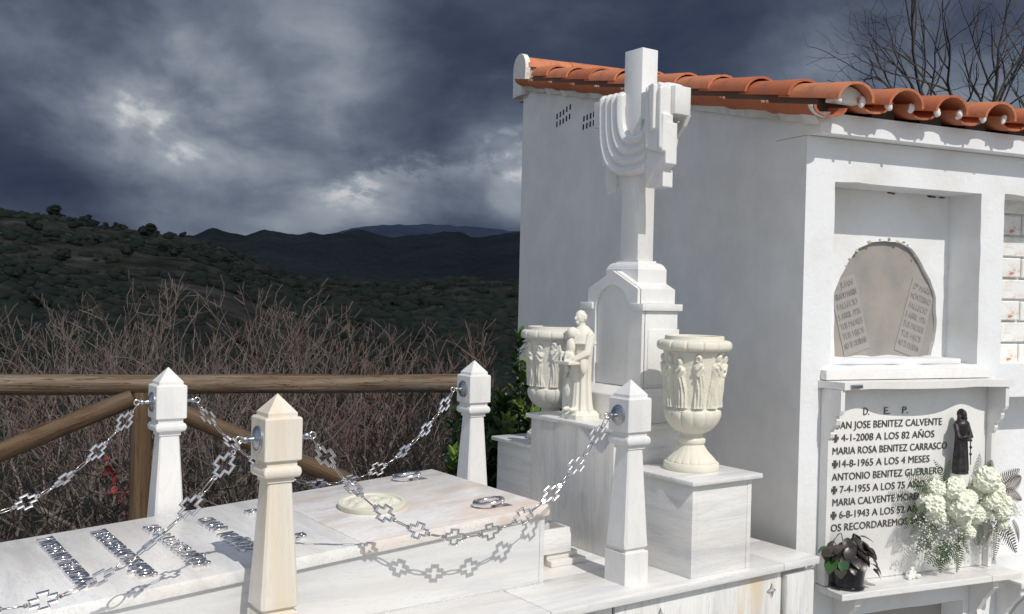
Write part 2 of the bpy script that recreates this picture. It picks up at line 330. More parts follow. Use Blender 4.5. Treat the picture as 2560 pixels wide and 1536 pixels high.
def plate(outer, holes, y0, y1, plane='xz'):
    """2D polygon with holes extruded from y0 (front) to y1"""
    loops = [outer] + holes; tri = tessellate_polygon([[Vector((p[0], p[1], 0)) for p in l] for l in loops]); flat = [p for l in loops for p in l]; n = len(flat)
    def P(p, y): return {'xz': (p[0], y, p[1]), 'yz': (y, p[0], p[1]), 'xy': (p[0], p[1], y)}[plane]
    vs = [P(p, y0) for p in flat] + [P(p, y1) for p in flat]; fs = [tuple(t) for t in tri] + [tuple(i + n for i in t[::-1]) for t in tri]; k = 0
    for l in loops:
        for i in range(len(l)): a, b = k + i, k + (i + 1) % len(l); fs.append((a, b, b + n, a + n))
        k += len(l)
    bm = bmesh.new(); bv = [bm.verts.new(v) for v in vs]
    for f in fs:
        try: bm.faces.new([bv[i] for i in f])
        except ValueError: pass
    return bm
def remesh(name, bm, m, parent, voxel, smooth=3):
    me = bpy.data.meshes.new(name); bm.to_mesh(me); bm.free(); o = bpy.data.objects.new(name, me); COL.objects.link(o)
    r_ = o.modifiers.new('r', 'REMESH'); r_.mode = 'VOXEL'; r_.voxel_size = voxel
    s_ = o.modifiers.new('s', 'SMOOTH'); s_.factor = .5; s_.iterations = smooth
    dg = bpy.context.evaluated_depsgraph_get(); nm = bpy.data.meshes.new_from_object(o.evaluated_get(dg)); bpy.data.objects.remove(o); return finish(name, nm, m, parent, 'all')
def text_mesh(s, size, extrude, bevel=0.0, offset=0.0, spacing=1.0, xs=1.0, align='LEFT'):
    c = bpy.data.curves.new('t', 'FONT'); c.body = s; c.size = size; c.extrude = extrude; c.bevel_depth = bevel; c.offset = offset; c.space_character = spacing; c.align_x = align; c.resolution_u = 3; c.bevel_resolution = 1
    o = bpy.data.objects.new('t', c); COL.objects.link(o); dg = bpy.context.evaluated_depsgraph_get(); me = bpy.data.meshes.new_from_object(o.evaluated_get(dg)); bpy.data.objects.remove(o)
    if xs != 1.0: me.transform(Matrix.Diagonal((xs, 1, 1, 1)))
    return me
def fit_text(s, width, height, extrude, **k):
    me = text_mesh(s, height / .7, extrude, **k); xs = [v.co.x for v in me.vertices]; w = max(xs) - min(xs); me.transform(Matrix.Translation((-min(xs), 0, 0))); me.transform(Matrix.Diagonal((width / w, 1, 1, 1))); return me
def copy_tree(o, parent=None):
    c = o.copy(); COL.objects.link(c); c.parent = parent
    for ch in list(o.children): copy_tree(ch, c)
    return c

# ------------------------------------------------------------------ terrain
FA, FB = Vector((0.838, 5.779, 0)), Vector((3.198, 5.088, 0)); FD = (FB - FA).normalized(); FN = Vector((-FD.y, FD.x, 0))
if FN.dot(VF) < 0: FN = -FN
def sfence(x, y): return (x - FA.x) * FN.x + (y - FA.y) * FN.y
pc = [FA + FD * 400 + FN * .45, FA - FD * 400 + FN * .45, FA - FD * 400 - FN * 400, FA + FD * 400 - FN * 400]
gnd = pobj('ground', [Vector((p.x, p.y, 0)) for p in pc], [(0, 1, 2, 3)], M['paving']); tag(gnd, kind='structure')
E1 = ([-80, -40, -27.2, -26, -24.8, -23.3, -21.7, -20.2, -17.7, -15.7, -13.9, -12.1, -9.1, -5.6, -3.3, .5, 6, 80], [4, 3.6, 3.60, 3.55, 3.48, 3.22, 3.08, 2.9, 2.7, 2.1, 1.25, .66, .55, .52, .86, .86, 1.0, 1.5])
E2 = ([-80, -30, -19, -17.7, -16.7, -15.7, -15.1, -14, -13.1, -12.2, -11.6, -10.6, -8.97, -6.9, -4.5, -3.3, -1.9, .4, 4, 80], [3.6, 2.6, 2.7, 2.81, 3.24, 3.0, 2.87, 3.28, 3.17, 3.0, 3.22, 3.10, 3.45, 3.05, 3.36, 3.49, 3.15, 3.58, 3.5, 3.5])
E3 = ([-80, -30, -16, -13, -12, -11.6, -10.6, -9, -6.9, -3.35, -1.5, .4, 4, 80], [2, 2, 2.4, 2.9, 3.05, 3.25, 3.1, 3.6, 3.85, 3.9, 3.78, 3.62, 3.6, 3.6])
def sstep(t): t = min(1, max(0, t)); return t * t * (3 - 2 * t)
def hillz(az, r, x, y):
    s = sfence(x, y)
    if s < .45: return -.06
    zA = -9.0 * (1 - math.exp(-(s - .45) / 11.0))
    t = (math.log(max(r, 30)) - math.log(30)) / (math.log(450) - math.log(30)); e1 = float(np.interp(az, *E1))
    e = -14.0 + (e1 + 14.0) * (1 - (1 - min(t, 1)) ** 1.25)
    nz = mnoise.fractal((x * .012, y * .012, 0), 1.0, 2.0, 4) * min(r, 450) * .012 * (1 if r < 380 else max(0, (450 - r) / 70.) * .9 + .1)
    zB = 1.6 + r * math.tan(R(e)) + nz
    if r > 450: zB = 1.6 + 450 * math.tan(R(e1)) - (r - 450) * .25
    k = sstep((r - 26) / 22.0); return zA * (1 - k) + zB * k
def polar_grid(name, azs, rs, zf, mats, mi=None):
    vs, fs = [], []
    for r in rs:
        for a in azs: p = polar(a, r); vs.append((p.x, p.y, zf(a, r, p.x, p.y)))
    n = len(azs)
    for i in range(len(rs) - 1):
        for j in range(n - 1): fs.append((i * n + j, i * n + j + 1, (i + 1) * n + j + 1, (i + 1) * n + j))
    o = pobj(name, vs, fs, mats[0], smooth='all')
    for m_ in mats[1:]: o.data.materials.append(m_)
    if mi:
        for i, p in enumerate(o.data.polygons): p.material_index = mi(rs[i // (n - 1)])
    return tag(o, kind='structure')
azs = [a * .5 for a in range(-150, 151)]
rs = [4.2 * (1.045 ** i) for i in range(109)] + [520, 620]
polar_grid('hillside', azs, rs, hillz, [M['slope'], M['hill']], lambda r: 0 if r < 34 else 1)
def far_z(E, r0, r1, base, nsc, namp):
    def f(a, r, x, y):
        t = (r - r0) / (r1 - r0); e = float(np.interp(a, *E)) + .10 * mnoise.fractal((a * 1.1, r1 * .01, 2), 1, 2, 4); crest = 1.6 + r1 * math.tan(R(e))
        if t > 1: return crest - (r - r1) * .3
        rid = 1 - abs(mnoise.fractal((x * nsc, y * nsc, 3.1), 1.0, 2.0, 5)) * 1.6
        return base + (crest - base) * (t ** .8) + rid * namp * (1 - t) * min(1, t * 3)
    return f
az2 = [a * .25 for a in range(-300, 301)]
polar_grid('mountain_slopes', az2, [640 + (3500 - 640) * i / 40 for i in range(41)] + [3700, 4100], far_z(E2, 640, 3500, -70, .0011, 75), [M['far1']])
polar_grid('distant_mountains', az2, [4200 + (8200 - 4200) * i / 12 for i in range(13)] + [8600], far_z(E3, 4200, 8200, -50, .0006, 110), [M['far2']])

# scrub on the hillside: masses as stuff, and the shrubs one can tell apart as things
def blob_template(seed, sub, amp=.35, flat=.8):
    bm = bmesh.new(); bmesh.ops.create_icosphere(bm, subdivisions=sub, radius=1)
    for v in bm.verts:
        n_ = mnoise.noise(v.co * 1.6 + Vector((seed * 7.7, 0, 0))) * amp * 1.5 + mnoise.noise(v.co * 4.1 + Vector((0, seed * 3.3, 0))) * amp; v.co *= 1 + n_
        v.co.z = v.co.z * flat + .35
    vs = np.array([v.co[:] for v in bm.verts]); fs = np.array([[q.index for q in f.verts] for f in bm.faces]); bm.free(); return vs, fs
TB1 = [blob_template(s, 1) for s in range(6)]; TB2 = [blob_template(s + 10, 2, .42) for s in range(6)]
def merge_blobs(name, items, m, lab=None):
    vs, fs, k = [], [], 0
    for (p, s, rz, tp) in items:
        v, f = tp; c, n_ = math.cos(rz), math.sin(rz); w = v * np.array(s); w = np.stack([w[:, 0] * c - w[:, 1] * n_, w[:, 0] * n_ + w[:, 1] * c, w[:, 2]], 1) + np.array(p); vs.append(w); fs.append(f + k); k += len(v)
    vs = np.concatenate(vs); fs = np.concatenate(fs); me = bpy.data.meshes.new(name); me.from_pydata(vs.tolist(), [], fs.tolist()); me.update(); o = finish(name, me, m, smooth='all'); return tag(o, kind='stuff')
itA, itB = [], []
for i in range(26000):
    a = rng.uniform(-33, 9); t = rng.random(); r = math.exp(math.log(34) + t * (math.log(455) - math.log(34))); p = polar(a, r)
    dn = mnoise.noise((p.x * .022, p.y * .022, 5)) + .5 * mnoise.noise((p.x * .07, p.y * .07, 9)) + max(0, (a + 16) * .018) - max(0, (r - 200) / 900)
    if dn < -.16 + rng.uniform(-.22, .22): continue
    s = rng.choice((.28, .35, .45, .6, .9)) * rng.uniform(.7, 1.0) * (.75 + r * .0060) * (1.2 if a > -14 else 1); z = hillz(a, r, p.x, p.y)
    tp = (TB2 if s * 1000 / r > 10 else TB1)[rng.randrange(6)]
    (itB if rng.random() < .33 else itA).append(((p.x, p.y, z - .15 * s), (s * rng.uniform(.8, 1.35), s * rng.uniform(.8, 1.35), s * rng.uniform(.65, 1.0)), rng.uniform(0, 6.28), tp))
merge_blobs('evergreen_scrub', itA, M['scrub']); merge_blobs('olive_green_scrub', itB, M['scrub_b'])
protoc = None
OAK = ['largest dark tree on the skyline of the left hill, near the left edge', 'round dark tree on the skyline, second from the left', 'tiny dark tree on the skyline just right of the second one', 'small dark tree on the skyline over the middle of the left hill', 'lowest dark bush on the skyline before the slope bends down', 'broad dark oak just under the skyline near its right bend',
 'small dark oak on the skyline farthest right on the left hill', 'dark oak just below the largest skyline tree', 'dark oak below the second skyline tree', 'small dark oak right below the broad one near the bend', 'rounded dark oak on the upper slope, below the bend of the skyline', 'dark oak high on the slope left of the far mountains', 'smaller dark oak beside the one left of the far mountains',
 'dark oak at the far left under the skyline', 'dark oak where the hill dips towards the far mountains', 'dark oak in the middle of the left slope', 'lone dark oak low on the left slope', 'dark oak low at the far left edge of the hill', 'lowest dark oak on the left, in the pale scrub', 'dark oak on the right flank of the left hill']
for i, (a, t, s) in enumerate([(-24.7, .995, 4.2), (-23.2, .99, 3.4), (-22.2, .992, 1.7), (-21.6, .990, 2.2), (-20.3, .99, 1.9), (-20.1, .95, 4.6), (-18.3, .985, 2.2), (-23.7, .93, 3.8), (-22.4, .88, 3.2), (-19.3, .9, 2.5), (-18.6, .86, 3.0), (-17.2, .88, 3.4), (-17.6, .92, 2.4), (-25.6, .87, 3.3), (-16.0, .9, 2.6), (-21.0, .83, 3.0), (-24.3, .78, 3.2), (-26.5, .70, 2.9), (-25.3, .62, 2.6), (-15.4, .82, 2.4)]):
    r = math.exp(math.log(34) + t * (math.log(450) - math.log(34))); p = polar(a, r); z = hillz(a, r, p.x, p.y)
    if protoc is None:
        q = empty('holm_oak', label='x', cat='tree', group='holm oaks dotted over the left hillside')
        vs, fs, k = [], [], 0
        for j in range(7):
            v, f = TB2[j % 6]; ang = j * 2.4; c_ = np.array([.55 * math.cos(ang) * (j > 0), .55 * math.sin(ang) * (j > 0), .75 + .28 * (j % 3)]); vs.append(v * .62 + c_); fs.append(f + k); k += len(v)
        pobj('crown', np.concatenate(vs).tolist(), np.concatenate(fs).tolist(), M['scrub'], q)
        v, f = tubes([(Vector((0, 0, -.3)), Vector((.04, 0, .9)), .09, .05)], 6); pobj('trunk', v, f, M['bark_dark'], q); protoc = q
    else: q = copy_tree(protoc)
    q.location = (p.x, p.y, z); q.scale = (s * .62, s * .62, s * .6); q.rotation_euler.z = i * 1.3
    q['label'] = OAK[i]

# ------------------------------------------------------------------ tomb building
BC = Vector((3.347, 2.662, 0)); BR = R(-11.5)
bld = empty('niche_building', BC, BR, 'whitewashed burial niche block with red clay tile roof and grey shaded side wall', 'building')
WT = lambda v: 2.384 + .224 * v
UW = 4.2
bm = plate([(.2, 0), (2.85, 0), (2.85, WT(2.85)), (-.08, WT(-.08)), (-.08, 2.285), (.2, 2.285)], [], 0.0, UW, 'yz')
wall = obj('wall', bm, M['plaster'], bld); wall.data.materials.append(M['plaster_side'])
for p in wall.data.polygons:
    if p.normal.x < -.5 : p.material_index = 1
def rect(a, b, c, d): return [(a, c), (b, c), (b, d), (a, d)]
def wob(poly, amp, step=.05, seed=0):
    o = []; n = len(poly)
    for i in range(n):
        a, b = Vector(poly[i]), Vector(poly[(i + 1) % n]); k = max(1, int((b - a).length / step))
        for j in range(k):
            q = a.lerp(b, j / k); o.append((q.x + amp * mnoise.noise((q.x * 9, q.y * 9, seed)), q.y + amp * mnoise.noise((q.x * 9, q.y * 9, seed + 5))))
    return o
holes = [wob(rect(.152, .993, 1.337, 2.105), .006, .06, 1), wob(rect(1.138, 1.985, 1.337, 2.112), .006, .06, 2), rect(1.125, 1.985, .45, 1.185), wob(rect(.22, .95, .02, .275), .004, .08, 3), rect(1.16, 1.95, .02, .30), wob(rect(2.12, 2.97, 1.337, 2.11), .006, .08, 4)]
fw = obj('front_wall', plate(rect(0, UW, 0, 2.283), holes, 0.0, .2), M['plaster'], bld); fw.data.materials.append(M['plaster_side'])
for p in fw.data.polygons:
    if p.normal.x < -.5 and p.center.x < .01: p.material_index = 1
# arched opening closed with grey cement
arch = [(.332, 1.361), (.322, 1.50), (.322, 1.64), (.350, 1.715), (.395, 1.785), (.455, 1.842), (.53, 1.876), (.612, 1.886), (.69, 1.879), (.765, 1.850), (.83, 1.795), (.885, 1.72), (.925, 1.635), (.934, 1.53), (.925, 1.43), (.902, 1.362)]
rb = obj('recess_back', plate(rect(.12, 1.03, 1.30, 2.14), [wob(arch, .012, .022, 7)], .178, .2), M['plaster'], bld)
cp = boxo('cement_panel', (.30, .96, .196, .1995, 1.33, 1.90), M['cement'], bld, 0)
for i in range(13):   # chipped plaster and old dirt round the arch and under the lintel
    t = 4 + (i % 7) * .9 + rng.uniform(-.4, .4); a_, b_ = Vector(arch[int(t)]), Vector(arch[min(len(arch) - 1, int(t) + 1)]); p = a_.lerp(b_, t - int(t)); bm = bmesh.new(); ball(bm, Vector((0, 0, 0)), rng.uniform(.004, .012), .003, rng.uniform(.003, .008), 2)
    for v in bm.verts: v.co *= 1 + .5 * mnoise.noise(v.co * 160 + Vector((i, 0, 0)))
    obj('plaster_chip', bm, M['cement'] if i % 2 else M['mortar_beige'], bld, 'all', (p.x + rng.uniform(-.012, .012), .1775, p.y + rng.uniform(-.006, .010)))
for i in range(7):
    bm = bmesh.new(); ball(bm, Vector((0, 0, 0)), rng.uniform(.008, .022), .004, .0035, 2); obj('plaster_chip', bm, M['gap_shade_dirt'], bld, 'all', (rng.uniform(.62, .96), .1765, 2.098 + rng.uniform(-.003, .003)))
def cement_tablet(name, cx, cz, rot, lines, w=.150, h=.345):
    b = obj(name, plate(rect(-w / 2, w / 2, -h / 2, h / 2), [], -.003, 0), M['cement_pale'], bld); b.rotation_euler = (0, rot, 0); b.location = (cx, .196, cz)
    n = len(lines)
    for i, s in enumerate(lines):
        zz = h / 2 - .012 - (i + 1) * (h - .03) / n + .012; me = fit_text(s, w * .86 * min(1, .35 + len(s) * .07), (h - .03) / n * .62, .0008); o = finish('inscription', me, M['cement_dark'], b); o.rotation_euler = (R(90), 0, 0); o.location = (-w * .86 * min(1, .35 + len(s) * .07) / 2, -.0042, zz)
cement_tablet('pressed_tablet', .425, 1.545, R(-17), ['D. JUAN', 'TIRADO MARIN', 'FALLECIO', '5 ABRIL 1926', 'TUS PADRES', 'TUS HIJOS', 'NO TE OLVIDAN'])
cement_tablet('pressed_tablet', .815, 1.535, R(17), ['Dª MARIA', 'MONTESINO', 'FALLECIO', '5 ABRIL 1926', 'TUS PADRES', 'TUS HIJOS', 'NO TE OLVIDAN'])
# white painted bricks closing the next niche
boxo('brick_bed', (1.10, 2.02, .196, .1995, 1.30, 2.14), M['mortar_white'], bld, 0)
bb = bmesh.new(); box(bb, 0, .245, 0, .024, 0, .094, .005, 1); bme = bpy.data.meshes.new('brick'); bb.to_mesh(bme); bb.free(); bme.materials.append(M['brick'])
for r_ in range(8):
    for c_ in range(5):
        u = 1.02 + c_ * .253 + (r_ % 2) * .12 - .05
        if u > 1.98 or u + .245 < 1.12: continue
        inst('brick', bme, bld, Matrix.Translation((u + rng.uniform(-.003, .003), .176 + rng.uniform(-.003, .003), 1.325 + r_ * .1035)) @ Matrix.Rotation(rng.uniform(-.012, .012), 4, 'Y'))
boxo('recess_back', (1.10, 2.02, .155, .1995, .42, 1.21), M['plaster'], bld, 0)
boxo('recess_back', (.19, .98, .12, .1995, .0, .30), M['cement_pale'], bld, 0)
boxo('recess_back', (1.14, 1.98, .10, .1995, .0, .32), M['plaster'], bld, 0)
boxo('recess_back', (2.09, 3.0, .18, .1995, 1.30, 2.14), M['plaster'], bld, 0)
# sill lip
boxo('sill', (.155, .92, .02, .176, 1.3375, 1.361), M['plaster'], bld, .006)
# ventilation slots
slots = [(2.330, 2.716), (2.285, 2.722), (2.243, 2.728), (2.198, 2.740), (2.152, 2.746), (2.330, 2.668), (2.285, 2.672), (2.243, 2.676), (2.200, 2.684), (2.158, 2.690), (1.970, 2.648), (1.930, 2.650), (1.888, 2.652), (1.848, 2.655), (1.808, 2.658), (1.975, 2.600), (1.932, 2.602), (1.890, 2.605), (1.850, 2.607), (1.810, 2.61)]
sb = bmesh.new(); box(sb, -.0015, .02, -.0085, .0085, -.0165, .0165, .0, 1); sme = bpy.data.meshes.new('vent_slot'); sb.to_mesh(sme); sb.free(); sme.materials.append(M['black'])
for v, z in slots: inst('vent_slot', sme, bld, Matrix.Translation((0, v, z)) @ Matrix.Rotation(R(4), 4, 'X'))
# roof tiles
def tile_mesh(name, r0, r1, Lg, up=True, th=.012, a0=0, a1=180, n=10, m=None, fz_=0):
    vs, fs = [], []
    for y, r in ((0, r0), (Lg, r1)):
        for i in range(n + 1):
            t = R(a0 + (a1 - a0) * i / n); s_ = 1 if up else -1
            fz = fz_ or (.8 if up else .64); vs.append((r * math.cos(t), y, s_ * r * math.sin(t) * fz)); vs.append(((r - th) * math.cos(t), y, s_ * (r - th) * math.sin(t) * fz))
    k = 2 * (n + 1)
    for i in range(n):
        a = 2 * i; fs += [(a, a + 2, a + 2 + k, a + k), (a + 1, a + 1 + k, a + 3 + k, a + 3), (a, a + 1, a + 3, a + 2), (a + k, a + 2 + k, a + 3 + k, a + 1 + k)]
    fs += [(0, k, k + 1, 1), (2 * n, 2 * n + 1, 2 * n + 1 + k, 2 * n + k)]
    bm = bmesh.new(); bv = [bm.verts.new(v) for v in vs]
    for f in fs: bm.faces.new([bv[i] for i in f])
    bmesh.ops.recalc_face_normals(bm, faces=bm.faces[:]); me = bpy.data.meshes.new(name); bm.to_mesh(me); bm.free(); me.materials.append(m or M['terracotta'])
    for p in me.polygons: p.use_smooth = True
    me.set_sharp_from_angle(angle=R(38)); return me
roof = empty('roof'); roof.parent = bld
cov = tile_mesh('cover_tile', .094, .080, .39); chn = tile_mesh('channel_tile', .092, .099, .39, up=False, fz_=.60)
covs = tile_mesh('cover_tile', .094, .086, .25); chns = tile_mesh('channel_tile', .092, .097, .25, up=False, fz_=.60); vch = tile_mesh('channel_tile', .084, .085, .33, up=False, fz_=.50); vchs = tile_mesh('channel_tile', .084, .085, .25, up=False, fz_=.50)
jnt = tile_mesh('mortar_joint', .090, .090, .022, up=False, a0=95, a1=165, n=6, m=M['mortar_white'])
slope = Matrix.Rotation(math.atan(.186), 4, 'X')
for c_ in range(9):
    uc = .079 + c_ * .265; ud = uc - .1325
    for k in range(10):
        v = -.16 + .297 * k; j = lambda s: rng.uniform(-s, s)
        inst('cover_tile', covs if k == 9 else cov, roof, Matrix.Translation((uc + j(.006), v - .022 + j(.010), 2.511 + .224 * v - .094 * .8 + j(.002))) @ slope @ Matrix.Rotation(j(.015), 4, 'Z'))
        inst('channel_tile', ((vchs if c_ == 0 else chns) if k == 9 else (vch if c_ == 0 else chn)), roof, Matrix.Translation((ud + j(.003) + (.030 if c_ == 0 else 0), v + j(.006), 2.401 + .224 * v + (.084 * .50 - .034 if c_ == 0 else .092 * .60))) @ slope @ Matrix.Rotation(j(.01), 4, 'Z'))
        if c_ == 0: inst('mortar_joint', jnt, roof, Matrix.Translation((ud + .030, v + .006, 2.367 + .224 * v + .055)) @ slope)
    # dark bed under the covers, back from the mouth; gap shade painted as brown
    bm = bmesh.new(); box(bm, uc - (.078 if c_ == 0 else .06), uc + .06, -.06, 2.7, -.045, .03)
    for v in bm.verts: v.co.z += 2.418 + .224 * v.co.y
    obj('gap_shade_bed', bm, M['gap_shade_dirt'], roof)
    for sgn in (-1, 1):
        bm = bmesh.new(); ball(bm, Vector((0, 0, 0)), .015, .012, .022, 3)
        for v in bm.verts: v.co *= 1 + .55 * mnoise.noise(v.co * 45 + Vector((c_ * 3, sgn, 0)))
        o = obj('mortar_lump', bm, M['mortar_white'], roof, 'all', (uc + sgn * .062, -.152, 2.408)); o.rotation_euler.y = sgn * .5
    if c_ == 0:   # first mouth fully plugged with white mortar
        bm = plate([(.081 * math.cos(R(a)), .066 * math.sin(R(a))) for a in range(0, 181, 12)], [], 0, .04); 
        obj('mortar_plug', bm, M['mortar_white'], roof, False, (uc, -.145, 2.398))
# verge mortar along the side wall and mortar on the frieze under the channels
vs, fs = [], []
K_ = 80
for i in range(K_ + 1):
    v = -.10 + 2.9 * i / K_; w = .012 * mnoise.noise((v * 14, 0, 0)) + .006 * mnoise.noise((v * 50, 2, 0)); zt = WT(v)
    vs += [(-.030 + w, v, zt - .052 + w * .9), (-.052 + w, v, zt - .014 + w), (.03, v, zt + .004), (.03, v, zt - .03)]
for i in range(K_):
    a = i * 4; fs += [(a + j, a + (j + 1) % 4, a + 4 + (j + 1) % 4, a + 4 + j) for j in range(4)]
fs += [(3, 2, 1, 0), (K_ * 4, K_ * 4 + 1, K_ * 4 + 2, K_ * 4 + 3)]
pobj('verge_mortar', vs, fs, M['mortar_white'], roof)
# ridge
boxo('ridge_bed', (.0, UW, 2.765, 2.94, 2.90, 3.125), M['mortar_beige'], roof, .01)
rid = tile_mesh('ridge_tile', .104, .092, .40)
for k in range(13): inst('ridge_tile', rid, roof, Matrix.Translation((-.012 + .332 * k + .39 * 0, 2.85, 3.108 + .004 * (k % 2))) @ Matrix.Rotation(R(-90), 4, 'Z') @ Matrix.Rotation(.03, 4, 'X'))
bm = plate([(2.755, 2.93), (2.945, 2.93), (2.95, 3.10)] + [(2.85 + .10 * math.cos(R(a)), 3.11 + .10 * math.sin(R(a))) for a in range(0, 181, 15)] + [(2.75, 3.10), (2.765, 3.0)], [], -.035, .0, 'yz')
obj('ridge_end_plaster', bm, M['mortar_white'], roof)

# marble cover of the middle niche
cov_t = empty('niche_headstone', BC, BR, 'white marble niche cover lettered with four family names, under a wavy marble shelf', 'headstone')
boxo('slab', (.108, 1.062, -.02, -.0005, .43, 1.244), M['marble_white'], cov_t, .002)
boxo('top_strip', (.103, 1.058, -.034, -.0005, 1.279, 1.32), M['marble_white'], cov_t, .003)
fr = []
for i in range(41):
    u = .118 + (1.085 - .118) * i / 40; q = (u - .118) / .967; fr.append((u, -(.128 - .030 * math.exp(-((q - .18) / .10) ** 2) + .006 * math.exp(-((q - .52) / .12) ** 2) - .034 * math.exp(-((q - .80) / .10) ** 2))))
bm = plate([(.09, -.0005)] + fr + [(1.10, -.0005)], [], 1.246, 1.276, 'xy'); bmesh.ops.bevel(bm, geom=[e for e in bm.edges if len(e.link_faces) == 2 and e.calc_face_angle() > .8], offset=.004, segments=2, affect='EDGES')
sh = obj('upper_shelf', bm, M['marble_white'], cov_t)
boxo('maker_plate', (.150, .212, -.1295, -.122, 1.252, 1.268), M['zinc'], cov_t, .0006)
me = fit_text('Marmoles', .05, .008, .0004); o = finish('plate_lettering', me, M['cap_dark'], cov_t); o.rotation_euler = (R(90), 0, 0); o.location = (.156, -.1300, 1.257)
pr = [(-.0205, .431), (-.05, .431), (-.05, 1.035), (-.062, 1.045), (-.066, 1.06), (-.06, 1.075), (-.075, 1.085), (-.092, 1.10), (-.098, 1.12), (-.088, 1.135), (-.112, 1.145), (-.118, 1.16), (-.118, 1.244), (-.0205, 1.244)]
for u0 in (.108, 1.04): obj('side_bracket', plate(pr, [], u0, u0 + .021, 'yz'), M['marble_white'], cov_t)
bm = bmesh.new(); box(bm, .100, .935, -.165, -.0005, .401, .4285, .003); obj('lower_shelf', bm, M['marble_x'], cov_t)
bm = bmesh.new(); box(bm, .937, 1.115, -.165, -.0005, .401, .4285, .003); obj('lower_shelf', bm, M['marble_x'], cov_t)
pb = [(-.0005, .10), (-.012, .10), (-.02, .19), (-.05, .215), (-.045, .24), (-.08, .30), (-.13, .36), (-.13, .4), (-.0005, .4)]
for u0 in (.20, .985): obj('shelf_bracket', plate(pb, [], u0, u0 + .03, 'yz'), M['marble_white'], cov_t)
def inscr(s, u0, u1, z, h=.0305):
    me = fit_text(s, u1 - u0, h, .0016, offset=-.0002); o = finish('inscription_line', me, M['cap_dark'], cov_t); o.rotation_euler = (R(90), 0, 0); o.location = (u0, -.0222, z); return o
for s, u in (('D.', .318), ('E.', .432), ('P.', .535)): inscr(s, u, u + .032, 1.129, .031)
LN = [('JUAN JOSE BENITEZ CALVENTE', .150, .766, 1.074), ('4-1-2008 A LOS 82 AÑOS', .203, .724, 1.021), ('MARIA ROSA BENITEZ CARRASCO', .158, .80, .967), ('14-8-1965 A LOS 4 MESES', .195, .70, .913), ('ANTONIO BENITEZ GUERRERO', .158, .78, .8585), ('7-4-1955 A LOS 75 AÑOS', .203, .70, .805), ('MARIA CALVENTE MORENO', .165, .70, .752), ('6-8-1943 A LOS 52 AÑOS', .203, .70, .699), ('OS RECORDAREMOS SIEMPRE', .160, .76, .646)]
cpx = [(-.0025, .0025), (-.0075, .016), (.0075, .016), (.0025, .0025), (.0145, .0075), (.0145, -.0075), (.0025, -.0025), (.0075, -.016), (-.0075, -.016), (-.0025, -.0025), (-.0145, -.0075), (-.0145, .0075)]
for s, a, b, z in LN:
    inscr(s, a, b, z)
    if s[0].isdigit(): obj('cross_mark', plate([(x + .172, y_ + z + .014) for x, y_ in cpx], [], -.0245, -.0195), M['cap_dark'], cov_t)
# neighbouring niche cover to the right, cut by the frame
nb = empty('marble_shelf', BC, BR, 'white marble shelf on brackets at the lower right corner beside the lettered niche', 'shelf')
boxo('shelf_board', (1.135, 2.0, -.15, -.0005, .345, .372), M['marble_x'], nb, .003)
for u0 in (1.155, 1.93): obj('shelf_bracket', plate([(a, b * .9 - .015) for a, b in pb], [], u0, u0 + .03, 'yz'), M['marble_white'], nb)
ar = [(1.25, .0)] + [(1.52 + .27 * math.cos(R(a)), .0 + .25 * math.sin(R(a))) for a in range(180, -1, -10)]
tag(obj('arched_slab', plate([(u, z) for u, z in ar[1:]], [], .04, .06), M['marble_white'], None, False), 'white arched marble slab leaning in the bottom right niche', 'slab')
bpy.data.objects['arched_slab'].location = BC; bpy.data.objects['arched_slab'].rotation_euler.z = BR

# ------------------------------------------------------------------ fence
fen = empty('wooden_fence', (FA.x, FA.y, 0), 0, 'rustic round log fence with top rail and slanting braces behind the graves', 'fence')
def log(name, p0, p1, r, m, bumpy=.11, n=18):
    p0, p1 = Vector(p0), Vector(p1); L_ = (p1 - p0).length; vs, fs = [], []; k = max(6, int(L_ / .06))
    for i in range(k + 1):
        t = i / k
        for j in range(n):
            a = 2 * math.pi * j / n; rr = r * (1 + bumpy * mnoise.noise((t * L_ * 1.7, math.cos(a) * .7, math.sin(a) * .7 + r * 100)) - (.06 if t in (0, 1) else 0)); vs.append((t * L_, rr * math.cos(a), rr * math.sin(a)))
    for i in range(k):
        for j in range(n): fs.append((i * n + j, i * n + (j + 1) % n, (i + 1) * n + (j + 1) % n, (i + 1) * n + j))
    fs += [tuple(range(n))[::-1], tuple(k * n + j for j in range(n))]
    o = pobj(name, vs, fs, m, fen, 'a'); q = (p1 - p0).to_track_quat('X', 'Z'); o.rotation_mode = 'QUATERNION'; o.rotation_quaternion = q; o.location = p0 - Vector((FA.x, FA.y, 0)); return o
at = lambda s, z, off=0: FA + FD * s + FN * off + Vector((0, 0, z))
SP = (Vector((1.494, 5.559, 0)) - FA).dot(FD)
log('top_rail', at(-2.0, 1.073), at(SP - .05 - .75, 1.069), .054, M['wood']); log('top_rail', at(SP - .79, 1.070), at(SP + 1.84, 1.060), .054, M['wood']); 
for i in range(-1, 2): log('fence_post', at(SP + i * 1.83, -.2), at(SP + i * 1.83, 1.025), .056, M['wood_dark'])
for i in (0,):
    s0 = SP
    log('brace', at(s0 - .04, 1.0, -.03), at(s0 - 1.15, .52, -.03), .050, M['wood_dark'])
    log('brace', at(s0 + .05, .98, -.02), at(s0 + 1.15, .49, -.02), .050, M['wood_dark'])
bm = bmesh.new(); ball(bm, at(SP, .99, -.055) - Vector((FA.x, FA.y, 0)), .006); obj('nail', bm, M['zinc'], fen)

